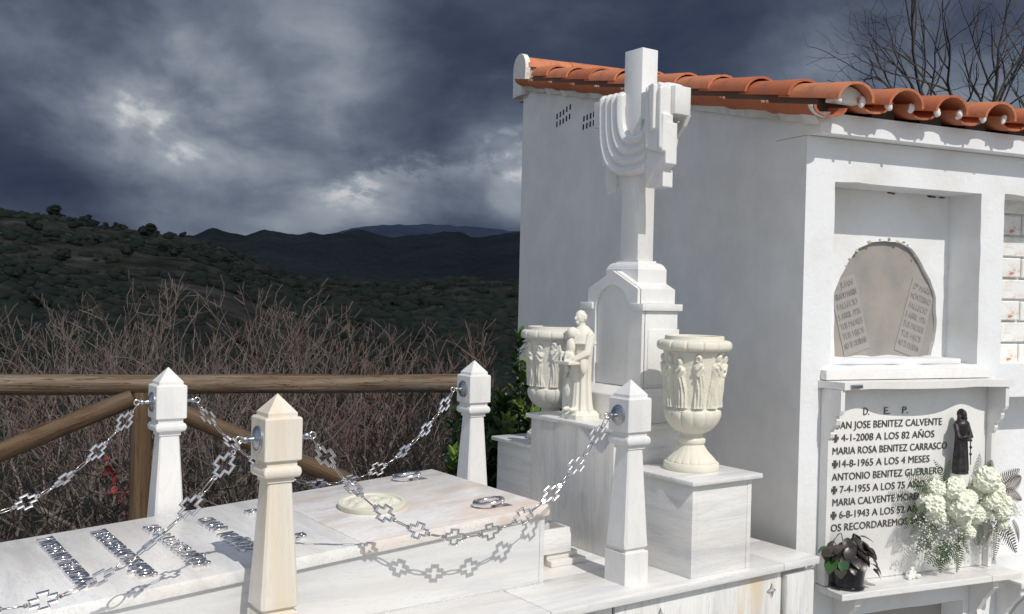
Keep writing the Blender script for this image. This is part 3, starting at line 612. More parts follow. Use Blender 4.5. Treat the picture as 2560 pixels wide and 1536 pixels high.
# ------------------------------------------------------------------ grave plinth
YC = 3.135
pl = empty('grave_plinth', (1.5, YC, 0), 0, 'raised white marble plinth carrying the whole grave, front panels held by diamond studs', 'plinth')
def P(name, dims, m, par=pl, bev=.003, **k):
    x0, x1, y0, y1, z0, z1 = dims; l = par.location; return boxo(name, (x0 - l.x, x1 - l.x, y0 - l.y, y1 - l.y, z0 - l.z, z1 - l.z), m, par, bev, **k)
P('core', (-.88, 3.25, 2.545, 3.77, 0, .569), M['mortar_white'], bev=0)
for a, b in ((-.9, .55), (.552, 1.942), (1.944, 3.064), (3.066, 3.278)): P('cap_slab', (a, b, 2.49, 2.787, .57, .60), M['marble_x'], bev=.004)
for a, b in ((-.9, .8), (.802, 2.40), (2.402, 3.278)): P('cap_slab', (a, b, 2.789, 3.79, .57, .5995), M['marble_x'])
P('front_panel', (-.88, .60, 2.52, 2.54, 0, .566), M['marble_v']); P('front_panel', (.61, 2.226, 2.52, 2.54, 0, .566), M['marble_v'])
P('front_panel', (2.238, 3.085, 2.52, 2.54, 0, .566), M['marble_rust']); P('front_panel', (3.10, 3.262, 2.503, 2.54, 0, .545), M['marble_v'])
P('end_panel', (3.252, 3.264, 2.545, 3.77, 0, .566), M['marble_v'])
P('joint', (3.086, 3.099, 2.53, 2.54, 0, .566), M['cement'], bev=0); P('joint', (2.227, 2.237, 2.532, 2.54, 0, .566), M['black'], bev=0)
def stud(x, z):
    bm = bmesh.new(); c = [(0, .029), (.010, .010), (.028, 0), (.010, -.010), (0, -.029), (-.010, -.010), (-.028, 0), (-.010, .010)]
    r1 = [bm.verts.new((a, 0, b)) for a, b in c]; r2 = [bm.verts.new((a * .85, -.005, b * .85)) for a, b in c]; t = bm.verts.new((0, -.013, 0))
    for i in range(8): j = (i + 1) % 8; bm.faces.new((r1[i], r1[j], r2[j], r2[i])); bm.faces.new((r2[i], r2[j], t))
    bm.faces.new(r1[::-1]); obj('diamond_stud', bm, M['chrome'], pl, False, (x - 1.5, 2.5195 - YC, z))
for x in (.68, 1.4, 2.15, 2.447, 3.029): stud(x, .495)
for x in (.68, 1.4, 2.15, 2.447, 3.029): stud(x, .10)
# mortar crumbs along the foot of the tomb panel
bm = bmesh.new()
for i in range(90):
    x = rng.uniform(-.6, 2.1); ball(bm, Vector((x - 1.5, 2.752 + rng.uniform(-.004, .002) - YC, .601)), rng.uniform(.003, .009), .003, .0025, 1)
o = obj('mortar_crumbs', bm, M['mortar_white'], pl); o['kind'] = 'stuff'

# ------------------------------------------------------------------ tomb
tomb = empty('marble_tomb', (1.0, 3.146, .6), 0, 'low white marble tomb with sloping lid, polished steel letters and two ring handles', 'tomb')
LZ = lambda x: .734 + .066 * x
tilt = lambda top: (lambda co: Vector((co.x, co.y, co.z + (.066 * (co.x + 1.0)) if co.z > top - .6 else co.z)))
def lidbox(name, x0, x1, m):
    bm = bmesh.new(); box(bm, x0 - 1, x1 - 1, 2.745 - 3.146, 3.547 - 3.146, 0, .038, .005)
    for v in bm.verts: v.co.z += LZ(v.co.x + 1) - .038 - .6
    return obj(name, bm, m, tomb, 'a')
lidbox('lid_slab', -.60, 1.411, M['marble_lid']); lidbox('lid_slab', 1.4125, 2.127, M['marble_brown'])
def body(name, x0, x1, y0, y1, m, drop=.0385):
    bm = bmesh.new(); box(bm, x0 - 1, x1 - 1, y0 - 3.146, y1 - 3.146, 0, .1, .001)
    for v in bm.verts:
        if v.co.z > .05: v.co.z = LZ(v.co.x + 1) - drop - .6
        else: v.co.z = .0005
    return obj(name, bm, m, tomb)
body('side_panel', -.58, 2.095, 2.760, 2.778, M['marble_tomb']); body('side_panel', -.58, 2.095, 3.514, 3.532, M['marble_tomb']); body('end_panel', 2.0975, 2.117, 2.762, 3.530, M['marble_tomb'])
body('inner_core', -.56, 2.094, 2.781, 3.511, M['mortar_white'], .05)
al = math.atan(.066)
def on_lid(x, y, h=0.0): return Vector((x - 1, y - 3.146, LZ(x) - .6 + h))
def lidtext(s, x, y0, y1, h):
    me = fit_text(s, y0 - y1, h, .0035, bevel=.0022, offset=.0005); o = finish('raised_lettering', me, M['chrome'], tomb)
    mt = Matrix(((0, math.cos(al), -math.sin(al)), (-1, 0, 0), (0, math.sin(al), math.cos(al)))).to_4x4(); mt.translation = on_lid(x, y0, .0055); o.matrix_local = mt
    return o
lidtext('D.', 1.262, 3.365, 3.31, .042); lidtext('E.', 1.262, 3.16, 3.10, .042); lidtext('P.', 1.262, 2.965, 2.905, .042)
lidtext('CLARA', 1.092, 3.362, 3.175, .050); lidtext('MUÑOZ', 1.085, 3.13, 2.90, .050)
lidtext('24-8-', .925, 3.385, 3.29, .045); lidtext('A LOS 76 AÑOS', .925, 3.27, 2.84, .045)
lidtext('TE RECUERDAN TUS HIJOS', .772, 3.448, 2.84, .047)
lidtext('Y NIETOS NO TE OLVIDAN', .616, 3.472, 2.865, .047)
def handle(x, y, flip=1):
    h = empty('ring_handle'); h.parent = tomb; h.location = on_lid(x, y, .0)
    h.rotation_euler = (0, -al, R(-36))       # local +x runs towards the hinge
    bm = bmesh.new(); n = 44; g = []
    for i in range(n):
        a = 2 * math.pi * i / n; rr = .0068 + .0055 * max(0, math.cos(a - math.pi)) ** 3 + (.0012 if i % 4 < 2 else 0) * (abs(math.sin(a)) < .9)
        c = Vector((.046 * math.cos(a), .046 * math.sin(a), .016 + .006 * math.cos(a))); nrm = Vector((math.cos(a), math.sin(a), 0))
        g.append([bm.verts.new(c + nrm * (rr * math.cos(b)) + Vector((0, 0, rr * math.sin(b)))) for b in [2 * math.pi * j / 10 for j in range(10)]])
    for i in range(n):
        for j in range(10): bm.faces.new((g[i][j], g[(i + 1) % n][j], g[(i + 1) % n][(j + 1) % 10], g[i][(j + 1) % 10]))
    obj('ring', bm, M['chrome'], h, 'all')
    bm = bmesh.new(); b4 = [bm.verts.new(v) for v in ((.02, -.027, 0), (.085, 0, 0), (.02, .027, 0), (.005, 0, 0))]; t4 = [bm.verts.new(v) for v in ((.028, -.015, .008), (.066, 0, .006), (.028, .015, .008), (.018, 0, .008))]
    for i in range(4): bm.faces.new((b4[i], b4[(i + 1) % 4], t4[(i + 1) % 4], t4[i]))
    bm.faces.new(t4); bm.faces.new(b4[::-1]); obj('base_plate', bm, M['chrome'], h)
    bm = bmesh.new(); ball(bm, Vector((.046, 0, .020)), .011, .013, .012); ball(bm, Vector((.048, .014, .018)), .008); ball(bm, Vector((.048, -.014, .018)), .008); obj('hinge', bm, M['chrome'], h, 'all')
handle(1.955, 2.872); handle(1.948, 3.44)

# oval plaque lying on the lid
pq = empty('oval_relief_plaque', tomb.location + on_lid(1.645, 3.15), 0, 'cream oval cast stone plaque with a worn relief lying on the tomb lid', 'plaque'); pq.rotation_euler = (0, -al, 0)
NR, NT = 46, 110; vs, fs = [], []
blobs = [(-.045, .03, .030, .010), (-.055, -.02, .022, .008), (-.02, .0, .034, .009), (.03, .05, .026, .006), (.02, -.04, .03, .006)]
def plq(x, y):
    h = 0
    for a, b, s, k in blobs: h += 1.5 * k * math.exp(-((x - a) ** 2 + (y - b) ** 2) / (2 * s * s * .35))
    h += .004 * mnoise.noise((x * 38, y * 38, 1)) + .003 * mnoise.noise((x * 90, y * 90, 4))
    b_ = abs(math.sin(x * 95 + y * 60 + 3 * mnoise.noise((x * 20, y * 20, 8)))); m_ = max(0, 1 - math.hypot((x - .048) / .045, (y + .025) / .08)); return h + m_ * (.012 if b_ > .75 else .0) + .0
for i in range(NR + 1):
    q = i / NR
    for j in range(NT):
        t = 2 * math.pi * j / NT; x, y = .115 * q * math.cos(t), .140 * q * math.sin(t)
        e = .019 - .005 * (1 if q < .86 else 0) + (plq(x, y) if q < .84 else 0) - (.003 if q > .985 else 0); vs.append((x, y, e))
for i in range(NR):
    for j in range(NT): fs.append((i * NT + j, i * NT + (j + 1) % NT, (i + 1) * NT + (j + 1) % NT, (i + 1) * NT + j))
k = len(vs)
for z, q in ((.012, 1.0), (.002, .985), (.0, .975)):
    for j in range(NT): t = 2 * math.pi * j / NT; vs.append((.115 * q * math.cos(t), .14 * q * math.sin(t), z))
rowsr = [NR * NT, k, k + NT, k + 2 * NT]
for a, b in zip(rowsr, rowsr[1:]):
    for j in range(NT): fs.append((a + j, a + (j + 1) % NT, b + (j + 1) % NT, b + j))
pobj('relief', vs, fs, M['plaque'], pq, 'a')

# ------------------------------------------------------------------ posts
def make_post(m, label, grp='tapered marble posts carrying the chains'):
    t = empty('marble_post', (0, 0, .6), 0, label, 'post', grp)
    def lf(name, lv, mm=m):
        bm = bmesh.new(); loft(bm, lv); return obj(name, bm, mm, t)
    h = .054
    lf('foot_block', [(0, h, h, .001), (.109, h, h, .001), (.112, h - .003, h - .003, .001)])
    lf('neck', [(.1115, h - .010, h - .010, .001), (.1235, h - .010, h - .010, .001)])
    lf('shaft', [(.123, h - .005, h - .005, .004), (.128, h, h, .006), (.146, h, h, .009), (.20, .0505, .0505, .0075), (.470, .0345, .0345, .0045)])
    cl = [(.470, .0385, .0385, .001), (.483, .0385, .0385, .001), (.4835, .045, .045, .001)]
    for i in range(9): a = math.pi * i / 8 - math.pi / 2; cl.append((.499 + .0155 * math.sin(a), .045 + .0095 * math.cos(a), .045 + .0095 * math.cos(a), .003))
    cl += [(.515, .044, .044, .001), (.5295, .044, .044, .001)]
    lf('collar', cl)
    lf('head', [(.5293, h - .004, h - .004, .004), (.533, h, h, .003), (.645, h, h, .003), (.650, h - .004, h - .004, .003)])
    lf('pyramid_cap', [(.6498, .043, .043, .001), (.661, .043, .043, .001), (.711, .0012, .0012, .0003)])
    for s in (-1, 1):
        v, f = lathe([(.036, 0), (.036, .003), (.033, .006), (.026, .0065), (.022, .010), (.012, .012), (.008, .014), (.0065, .026), (.009, .030), (.0105, .036), (.009, .041), (.004, .044), (.0, .045)][:-1], 32)
        ro = pobj('rosette', v, f, M['zinc'], t, 'a'); ro.rotation_euler = (0, R(90) * s, 0); ro.location = (s * .0538, 0, .589)
        bm = bmesh.new(); torus(bm, .0095, .0026, 20, 8, Matrix.Translation((0, 0, .053)) @ Matrix.Rotation(R(90), 4, 'X')); obj('eye_bolt', bm, M['chrome'], ro, 'all')
    return t
p1 = make_post(M['marble_cream'], 'nearest post, yellowish marble with brown streaks, in front of the steel letters'); p1.location = (1.074, 2.631, .6)
p0 = make_post(M['marble_post'], 'white marble post nearest the fence post, leftmost of the four'); p0.location = (1.07, 3.637, .6)
for loc, lab in (((2.384, 3.640, .6), 'white marble post beside the green bush, farthest from the viewer'), ((2.384, 2.631, .6), 'white marble post in front of the statue and the stele, rightmost of the four'),
                 ((-.24, 2.631, .6), 'white marble post at the foot of the tomb, outside the left edge of the photo'), ((-.24, 3.637, .6), 'white marble post at the far foot corner of the tomb')):
    c = copy_tree(p0); c.location = loc; c['label'] = lab
    if loc[0] > 2:
        for ch in list(c.children):
            if ch.name.startswith('rosette') and ch.location.x > 0:
                for g_ in list(ch.children): bpy.data.objects.remove(g_)
                bpy.data.objects.remove(ch)

# ------------------------------------------------------------------ chains of cross links
def cross_link_mesh():
    a, b, c, d = .0345, .0265, .0130, .0155
    pth = [(-a, -c), (-d, -c), (-d, -b), (d, -b), (d, -c), (a, -c), (a, c), (d, c), (d, b), (-d, b), (-d, c), (-a, c)]
    w, hh = .0072, .0040; sec = [(0, 0), (.0004, hh * .8), (w * .22, hh), (w * .5, hh * .45), (w * .78, hh), (w - .0004, hh * .8), (w, 0), (w - .0004, -hh * .8), (w * .78, -hh), (w * .5, -hh * .45), (w * .22, -hh), (.0004, -hh * .8)]
    n = len(pth); vs, fs = [], []; m_ = len(sec)
    for i in range(n):
        p = Vector(pth[i]); e0 = (p - Vector(pth[i - 1])).normalized(); e1 = (Vector(pth[(i + 1) % n]) - p).normalized(); n0 = Vector((-e0.y, e0.x)); n1 = Vector((-e1.y, e1.x)); mi = (n0 + n1); mi = mi / (mi.length_squared / 2)
        for o_, h in sec: q = p + mi * o_; vs.append((q.x, q.y, h))
    for i in range(n):
        for j in range(m_): a0, b0 = i * m_, ((i + 1) % n) * m_; fs.append((a0 + j, a0 + (j + 1) % m_, b0 + (j + 1) % m_, b0 + j))
    bm = bmesh.new(); bv = [bm.verts.new(v) for v in vs]
    for f in fs: bm.faces.new([bv[k] for k in f])
    for s in (-1, 1): torus(bm, .0050, .0022, 14, 6, Matrix.Translation((s * (a + .0058), 0, 0)))
    bmesh.ops.recalc_face_normals(bm, faces=bm.faces[:]); me = bpy.data.meshes.new('cross_link'); bm.to_mesh(me); bm.free(); me.materials.append(M['chrome']); return me
XL = cross_link_mesh()
bm = bmesh.new(); torus(bm, .0088, .0017, 22, 6, Matrix(), 3.0); me_ = bpy.data.meshes.new('ring'); bmesh.ops.recalc_face_normals(bm, faces=bm.faces[:]); bm.to_mesh(me_); bm.free(); me_.materials.append(M['bronze_chain']); RING = me_
for p in RING.polygons: p.use_smooth = True
def chain(label, xa, xb, y, sag, twists, z=1.183, pitch=.1355, lead=.072, lat=0.0):
    ch = empty('cross_link_chain', (xa, y, z), 0, label, 'chain', 'steel chains of cross shaped links'); span = xb - xa
    # catenary with given sag
    lo, hi = .05, 20.0
    for _ in range(80):
        c = (lo + hi) / 2
        if c * (math.cosh(span / 2 / c) - 1) > sag: lo = c
        else: hi = c
    f = lambda x: Vector((x, lat * 0, c * (math.cosh((x - span / 2) / c) - math.cosh(span / 2 / c))))
    pts = [f(span * i / 600) for i in range(601)]; S = [0]
    for a, b in zip(pts, pts[1:]): S.append(S[-1] + (b - a).length)
    def at_s(s): i = min(599, max(0, int(np.searchsorted(S, s)) - 1)); t = (s - S[i]) / (S[i + 1] - S[i]); return pts[i].lerp(pts[i + 1], t)
    tot = S[-1]; n = len(twists); pit = (tot - 2 * lead) / (n - 1)
    def frame(s, half, tw):
        a, b = at_s(max(0, s - half)), at_s(min(tot, s + half)); d = (b - a).normalized(); nrm = Vector((0, -1, 0)); nrm = (nrm - d * nrm.dot(d)).normalized(); nrm = Quaternion(d, R(tw)) @ nrm; sd = nrm.cross(d)
        m_ = Matrix((d, sd, nrm)).transposed().to_4x4(); m_.translation = (a + b) / 2; return m_
    for i, tw in enumerate(twists): inst('cross_link', XL, ch, frame(lead + i * pit, .04, tw))
    for i in range(n + 1):
        s = lead + (i - .5) * pit; s = .016 if i == 0 else (tot - .016 if i == n else s)
        tw = (twists[max(0, i - 1)] + twists[min(n - 1, i)]) / 2 + 70
        inst('connecting_ring', RING, ch, frame(s, .02, tw))
    return ch
chain('steel chain hanging between the yellowish near post and the post before the stele', 1.178, 2.281, 2.631, .348, [38, 62, 8, 4, 0, -4, -12, -38, -52, -66])
chain('steel chain crossing the steel letters, hanging left from the yellowish near post', -.137, .970, 2.631, .362, [-20, 5, -10, -8, 0, 18, 38, 82, -48, -22])
chain('steel chain hanging left from the leftmost white post, against the brushwood', -.137, .966, 3.637, .262 + .09, [0, 10, 30, 20, 40, 62, 12, 45, 22, 8])
chain('steel chain hanging behind the near post between the two far posts', 1.174, 2.280, 3.640, .350, [50, 60, 30, 75, 40, 20, -25, 30, 20, 14])

# ------------------------------------------------------------------ flower pedestals
def pedestal(name, label, x0, x1, y0, y1, z1, cap, mats, cx=.02, capm='marble_x', strips=True):
    c = Vector(((x0 + x1) / 2, (y0 + y1) / 2, .6)); t = empty(name, c, 0, label, 'pedestal')
    def B(n_, a, b, c_, d, e, f, m_, bev=.0015): return boxo(n_, (a - c.x, b - c.x, c_ - c.y, d - c.y, e - .6, f - .6), m_, t, bev)
    B('side_panel', x0, x0 + .028, y0, y1, .6005, z1, mats[0]); B('side_panel', x1 - .022, x1, y0, y1, .6005, z1, mats[1])
    B('front_panel', x0 + .0285, x1 - .0225, y0 + .0015, y0 + .02, .6005, z1, mats[1]); B('back_panel', x0 + .0285, x1 - .0225, y1 - .02, y1 - .0015, .6005, z1, mats[1])
    B('cap', cap[0], cap[1], cap[2], cap[3], z1 + .0004, z1 + .0185, M[capm], .004); return t
pedestal('urn_pedestal', 'square marble pedestal under the right urn, nearest the shaded wall', 2.593, 2.903, 2.520, 2.848, .9355, (2.57, 2.940, 2.498, 2.853), (M['marble_h'], M['marble_h']))
pedestal('urn_pedestal', 'square marble pedestal under the left urn, beside the green bush', 2.593, 2.903, 3.422, 3.750, .9355, (2.57, 2.940, 3.417, 3.772), (M['marble_h'], M['marble_h']))
pedestal('stele_pedestal', 'tall marble block with brown vertical veins under the statue and cross', 2.522, 2.985, 2.870, 3.400, 1.0845, (2.50, 3.005, 2.855, 3.415), (M['marble_ped'], M['marble_h']))

# ------------------------------------------------------------------ stele and cross
st = empty('stele', (2.826, YC, 1.1035), 0, 'marble stele with arched recess and gabled top carrying the cross', 'gravestone')
def S_(name, lv, m=M['marble_white'], x=2.826, y=YC):
    bm = bmesh.new(); loft(bm, [(z - 1.1035, a, b, c) for z, a, b, c in lv], x - 2.826, y - YC); return obj(name, bm, m, st)
S_('base_block', [(1.104, .164, .237, .002), (1.205, .164, .237, .002), (1.209, .162, .235, .002), (1.237, .122, .196, .002), (1.2375, .10, .18, .001)])
bm = bmesh.new(); box(bm, 2.744 - 2.826, 2.922 - 2.826, -.184, .184, 1.2378 - 1.1035, 1.549 - 1.1035, .002); box(bm, 2.757 - 2.826, 2.928 - 2.826, -.1895, .1895, 1.25 - 1.1035, 1.475 - 1.1035, .002); obj('body', bm, M['marble_white'], st, 'a')
HW, SPZ = .106, 1.545
arcp = [(YC - HW * math.cos(R(a)), SPZ + HW * math.sin(R(a))) for a in range(0, 181, 9)]
def yz(poly): return [(a - YC, b - 1.1035) for a, b in poly]
face = [(YC - .184, 1.2378)] + [(YC - .184, 1.549), (YC - .155, 1.5495), (YC - .155, 1.636), (YC, 1.710), (YC + .155, 1.636), (YC + .155, 1.5495), (YC + .184, 1.549), (YC + .184, 1.2378), (YC + HW, 1.2378)] + arcp[::-1] + [(YC - HW, 1.2378)]
bm = plate(yz(face), [], 2.725 - 2.826, 2.7390 - 2.826, 'yz'); obj('front_frame', bm, M['marble_white'], st)
obj('recess_panel', plate(yz([(YC - .13, 1.2395), (YC + .13, 1.2395), (YC + .13, 1.655), (YC - .13, 1.655)]), [], 2.7393 - 2.826, 2.7436 - 2.826, 'yz'), M['marble_white'], st)
gab = [(YC - .155, 1.5785), (YC + .155, 1.5785), (YC + .155, 1.636), (YC, 1.710), (YC - .155, 1.636)]
obj('gable', plate(yz(gab), [], 2.744 - 2.826, 2.932 - 2.826, 'yz'), M['marble_white'], st)
for a, b in ((YC - .198, YC - HW - .012), (YC + HW + .012, YC + .198)):
    bm = bmesh.new(); box(bm, 2.716 - 2.826, 2.7275 - 2.826, a - YC, b - YC, 1.549 - 1.1035, 1.5775 - 1.1035, .002); obj('cornice', bm, M['marble_white'], st, 'a')
bm = bmesh.new(); box(bm, 2.7279 - 2.826, 2.936 - 2.826, -.198, -.156, 1.5495 - 1.1035, 1.5775 - 1.1035, .002); box(bm, 2.7279 - 2.826, 2.936 - 2.826, .156, .198, 1.5495 - 1.1035, 1.5775 - 1.1035, .002); box(bm, 2.7445 - 2.826, 2.936 - 2.826, -.1555, .1555, 1.5495 - 1.1035, 1.5780 - 1.1035, 0); obj('cornice', bm, M['marble_white'], st, 'a')
cv = [(1.66, .080, .100, .001), (1.718, .080, .100, .001), (1.721, .078, .098, .001)] + [(1.721 + .026 * t, .078 - .020 * (1 - math.sqrt(max(0, 1 - (t) ** 2))) - .006 * t, .098 - .024 * (1 - math.sqrt(max(0, 1 - t * t))) - .006 * t, .001) for t in (.25, .5, .75, .9, 1.0)] + [(1.7545, .051, .066, .001)]
S_('cross_socket', cv, x=2.855)
crs = empty('marble_cross', (2.8545, YC, 1.755), 0, 'tall white marble cross draped with a carved shroud', 'cross')
CZ = 1.755
bm = bmesh.new(); box(bm, -.0435, .0435, -.055, .055, 0, .880, .003); obj('shaft', bm, M['marble_white'], crs, 'a')
for a, b in ((-.2515, -.0553), (.0553, .2500)):
    bm = bmesh.new(); box(bm, -.0435, .0435, a, b, 2.336 - CZ, 2.449 - CZ, .003); obj('arm', bm, M['marble_white'], crs, 'a')
# carved shroud: swags of heavy folds in front and behind
def swag(name, side, zt, bot_in, bot_out, yl0, yl1, yr0, yr1, nf=4, amp=.013, base=.008):
    """side -1: front (-X); rows k from inner edge to outer edge"""
    K, T = 44, 48; top = []; 
    def pt(k, t, thick=0.0):
        q = k / K; yl = yl0 + (yl1 - yl0) * q; yr = yr0 + (yr1 - yr0) * q; dz = bot_in + (bot_out - bot_in) * q
        s = math.cos(math.pi * t); y = (yl + yr) / 2 + (yl - yr) / 2 * (abs(s) ** .75) * (1 if s > 0 else -1); z = zt - (zt - dz) * (math.sin(math.pi * t) ** .62)
        ph = q * nf; fr = ph - math.floor(ph); rid_ = (fr ** .6) * (1 - fr ** 6); x = base + amp * rid_ + .006 * math.sin(math.pi * t) * q
        if k == 0: x = base * .4
        return Vector((side * (.0435 + x + thick), y - YC, z - CZ))
    vs, fs = [], []
    for k in range(K + 1):
        for t in range(T + 1): vs.append(pt(k, t / T))
    n = len(vs)
    for k in range(K + 1):
        for t in range(T + 1): p = pt(k, t / T); vs.append(Vector((side * (.0438), p.y, p.z)))
    W = T + 1
    for k in range(K):
        for t in range(T): a = k * W + t; fs.append((a, a + 1, a + W + 1, a + W)); fs.append((n + a, n + a + W, n + a + W + 1, n + a + 1))
    for t in range(T): fs.append((t, n + t, n + t + 1, t + 1)); a = K * W + t; fs.append((a, a + 1, n + a + 1, n + a))
    for k in range(K): a = k * W; fs.append((a, a + W, n + a + W, n + a)); a += T; fs.append((a, n + a, n + a + W, a + W))
    bm = SHR; bv = [bm.verts.new(v) for v in vs]
    for f in fs: bm.faces.new([bv[i] for i in f])
SHR = bmesh.new()
swag('front_swag', -1, 2.452, 2.272, 2.105, 3.178, 3.325, 3.03, 2.93, 4, .027, .010)
swag('back_swag', 1, 2.452, 2.24, 2.09, 3.20, 3.345, 3.05, 2.955, 3, .015, .012)
# cloth lying over the arms
def over_arm(name, y0, y1, nf, zlow=2.36, th=.020):
    K, A = 40, 26; vs, fs = [], []
    for k in range(K + 1):
        q = k / K; y = y0 + (y1 - y0) * q; fr = (q * nf) % 1.0; r_ = .010 + th * (fr ** .6) * (1 - fr ** 6) * .8
        for a in range(A + 1):
            t = a / A
            if t < .2: x, z = -(.0435 + r_), zlow + (2.44 - zlow) * (t / .2)
            elif t > .8: x, z = (.0435 + r_), 2.44 - (2.44 - zlow) * ((t - .8) / .2)
            else: an = math.pi * (1 - (t - .2) / .6); x, z = (.0435 + r_) * math.copysign(abs(math.cos(an)) ** .6, math.cos(an)), 2.44 + (.011 + r_) * (max(0, math.sin(an)) ** .6)
            vs.append((x, y - YC, z - CZ))
    W = A + 1; n = len(vs); 
    for k in range(K + 1):
        for a in range(A + 1): v = vs[k * W + a]; vs.append((max(-.0436, min(.0436, v[0] * .6)), v[1], min(v[2], 2.4495 - CZ)))
    for k in range(K):
        for a in range(A): i = k * W + a; fs += [(i, i + 1, i + W + 1, i + W), (n + i, n + i + W, n + i + W + 1, n + i + 1)]
    for a in range(A): fs.append((a, n + a, n + a + 1, a + 1)); i = K * W + a; fs.append((i, i + 1, n + i + 1, n + i))
    for k in range(K): i = k * W; fs.append((i, i + W, n + i + W, n + i)); i += A; fs.append((i, n + i, n + i + W, i + W))
    bm = SHR; bv = [bm.verts.new(v) for v in vs]
    for f in fs: bm.faces.new([bv[i] for i in f])
over_arm('arm_fold', 3.178, 3.328, 4, 2.40); over_arm('arm_fold', 3.02, 2.925, 2, 2.36, .016)
# hanging end over the right arm, in stepped layers
def layer(name, poly, x0, x1): 
    bm = plate(yz2(poly), [], x0, x1, 'yz'); bmesh.ops.bevel(bm, geom=[e for e in bm.edges if len(e.link_faces) == 2 and e.calc_face_angle() > .5], offset=.006, segments=3, affect='EDGES', clamp_overlap=True); bmesh.ops.recalc_face_normals(bm, faces=bm.faces[:]); me = bpy.data.meshes.new('t'); bm.to_mesh(me); bm.free(); SHR.from_mesh(me); bpy.data.meshes.remove(me)
def yz2(poly): return [(a - YC, b - CZ) for a, b in poly]
layer('hanging_fold', [(3.000, 2.440), (2.992, 2.45), (2.925, 2.46), (2.905, 2.44), (2.905, 2.335), (2.892, 2.33), (2.892, 2.185), (2.90, 2.178), (2.99, 2.20), (3.003, 2.215)], -.098, -.0445)
layer('hanging_fold', [(2.965, 2.448), (2.94, 2.455), (2.93, 2.45), (2.93, 2.275), (2.945, 2.262), (2.952, 2.268)], -.116, -.0985)
layer('hanging_fold', [(3.000, 2.30), (2.890, 2.30), (2.890, 2.135), (2.925, 2.118), (2.965, 2.095), (2.985, 2.065), (3.008, 2.045), (3.008, 2.10)], -.080, -.020)
layer('hanging_fold', [(3.004, 2.11), (2.955, 2.12), (2.922, 2.115), (2.918, 2.105), (2.918, 2.046), (3.004, 2.046)], -.066, -.012)
layer('hanging_fold', [(3.335, 2.35), (3.42, 2.33), (3.432, 2.20), (3.425, 2.178), (3.33, 2.178)], .046, .074)
layer('hanging_fold', [(3.330, 2.20), (3.405, 2.20), (3.402, 2.10), (3.385, 2.052), (3.345, 2.052), (3.325, 2.08)], .044, .062)
layer('hanging_fold', [(2.90, 2.345), (2.935, 2.345), (3.0, 2.25), (2.985, 2.24), (2.95, 2.275), (2.925, 2.30)], .046, .066)

# pleats running down the hanging end
for (y0, z0, y1, z1, r0, r1, x) in ((2.985, 2.44, 2.985, 2.21, .010, .006, -.098), (2.912, 2.43, 2.906, 2.20, .010, .012, -.096),
                                (3.40, 2.33, 3.405, 2.19, .010, .010, .074), (3.37, 2.33, 3.365, 2.19, .009, .012, .074)):
    limb(SHR, (x, y0 - YC, z0 - CZ), (x, y1 - YC, z1 - CZ), r0, r1)
bmesh.ops.recalc_face_normals(SHR, faces=SHR.faces[:])
remesh('shroud', SHR, M['marble_white'], crs, .0030, 2)

# ------------------------------------------------------------------ carved urns with a frieze of mourning figures
def fig_relief(seed):
    q = random.Random(seed); figs = []
    n = 10
    for i in range(n): figs.append(dict(t=2 * math.pi * (i + q.uniform(-.12, .12)) / n, h=q.uniform(.188, .206), lean=q.uniform(-.16, .16), w=q.uniform(1.1, 1.4), arm=q.choice((-1, 1)), ph=q.uniform(0, 6), sway=q.uniform(-.007, .007)))
    def f(th, z):
        z0 = z - .240; r_ = .108; best = 0.0
        for g in figs:
            d = (th - g['t'] + math.pi) % (2 * math.pi) - math.pi; s = d * r_
            if abs(s) > .04: continue
            t = z0 / g['h']
            if t < 0 or t > 1.02: continue
            s -= g['lean'] * (t - .2) * .06 + g['sway'] * math.sin(t * 5)
            w = g['w'] * float(np.interp(t, [0, .25, .45, .58, .70, .78, .82, .84, 1], [.0215, .0175, .0150, .0135, .0175, .0165, .008, .006, .0]))
            v = 0
            if t < .84 and abs(s) < w: v = .0150 * math.sqrt(1 - (s / w) ** 2) + .0024 * math.sin(s * 520 + g['ph'] + t * 9 * g['arm']) * (t < .62) + .0010 * math.sin(t * 17 + s * 160 + g['ph'])
            hd = ((s - .001) / .0130) ** 2 + ((t - .905) * g['h'] / .0185) ** 2
            if hd < 1: v = max(v, .0170 * math.sqrt(1 - hd)); v -= .005 * (((s + .002 * g['arm']) / .005) ** 2 + ((t - .90) * g['h'] / .008) ** 2 < 1)
            for (a0, b0, a1, b1) in ((.011 * g['arm'], .74, -.008 * g['arm'], .60), (-.010 * g['arm'], .72, .006 * g['arm'], .66 + .14 * (g['w'] > .97))):
                px, pz = s, t * g['h']; ax_, az_, bx_, bz_ = a0, b0 * g['h'], a1, b1 * g['h']; dx, dz = bx_ - ax_, bz_ - az_; u = max(0, min(1, ((px - ax_) * dx + (pz - az_) * dz) / (dx * dx + dz * dz))); dd = math.hypot(px - ax_ - u * dx, pz - az_ - u * dz)
                if dd < .0064: v = max(v, .0135 + .007 * math.sqrt(1 - (dd / .0064) ** 2))
            best = max(best, v)
        return best
    return f
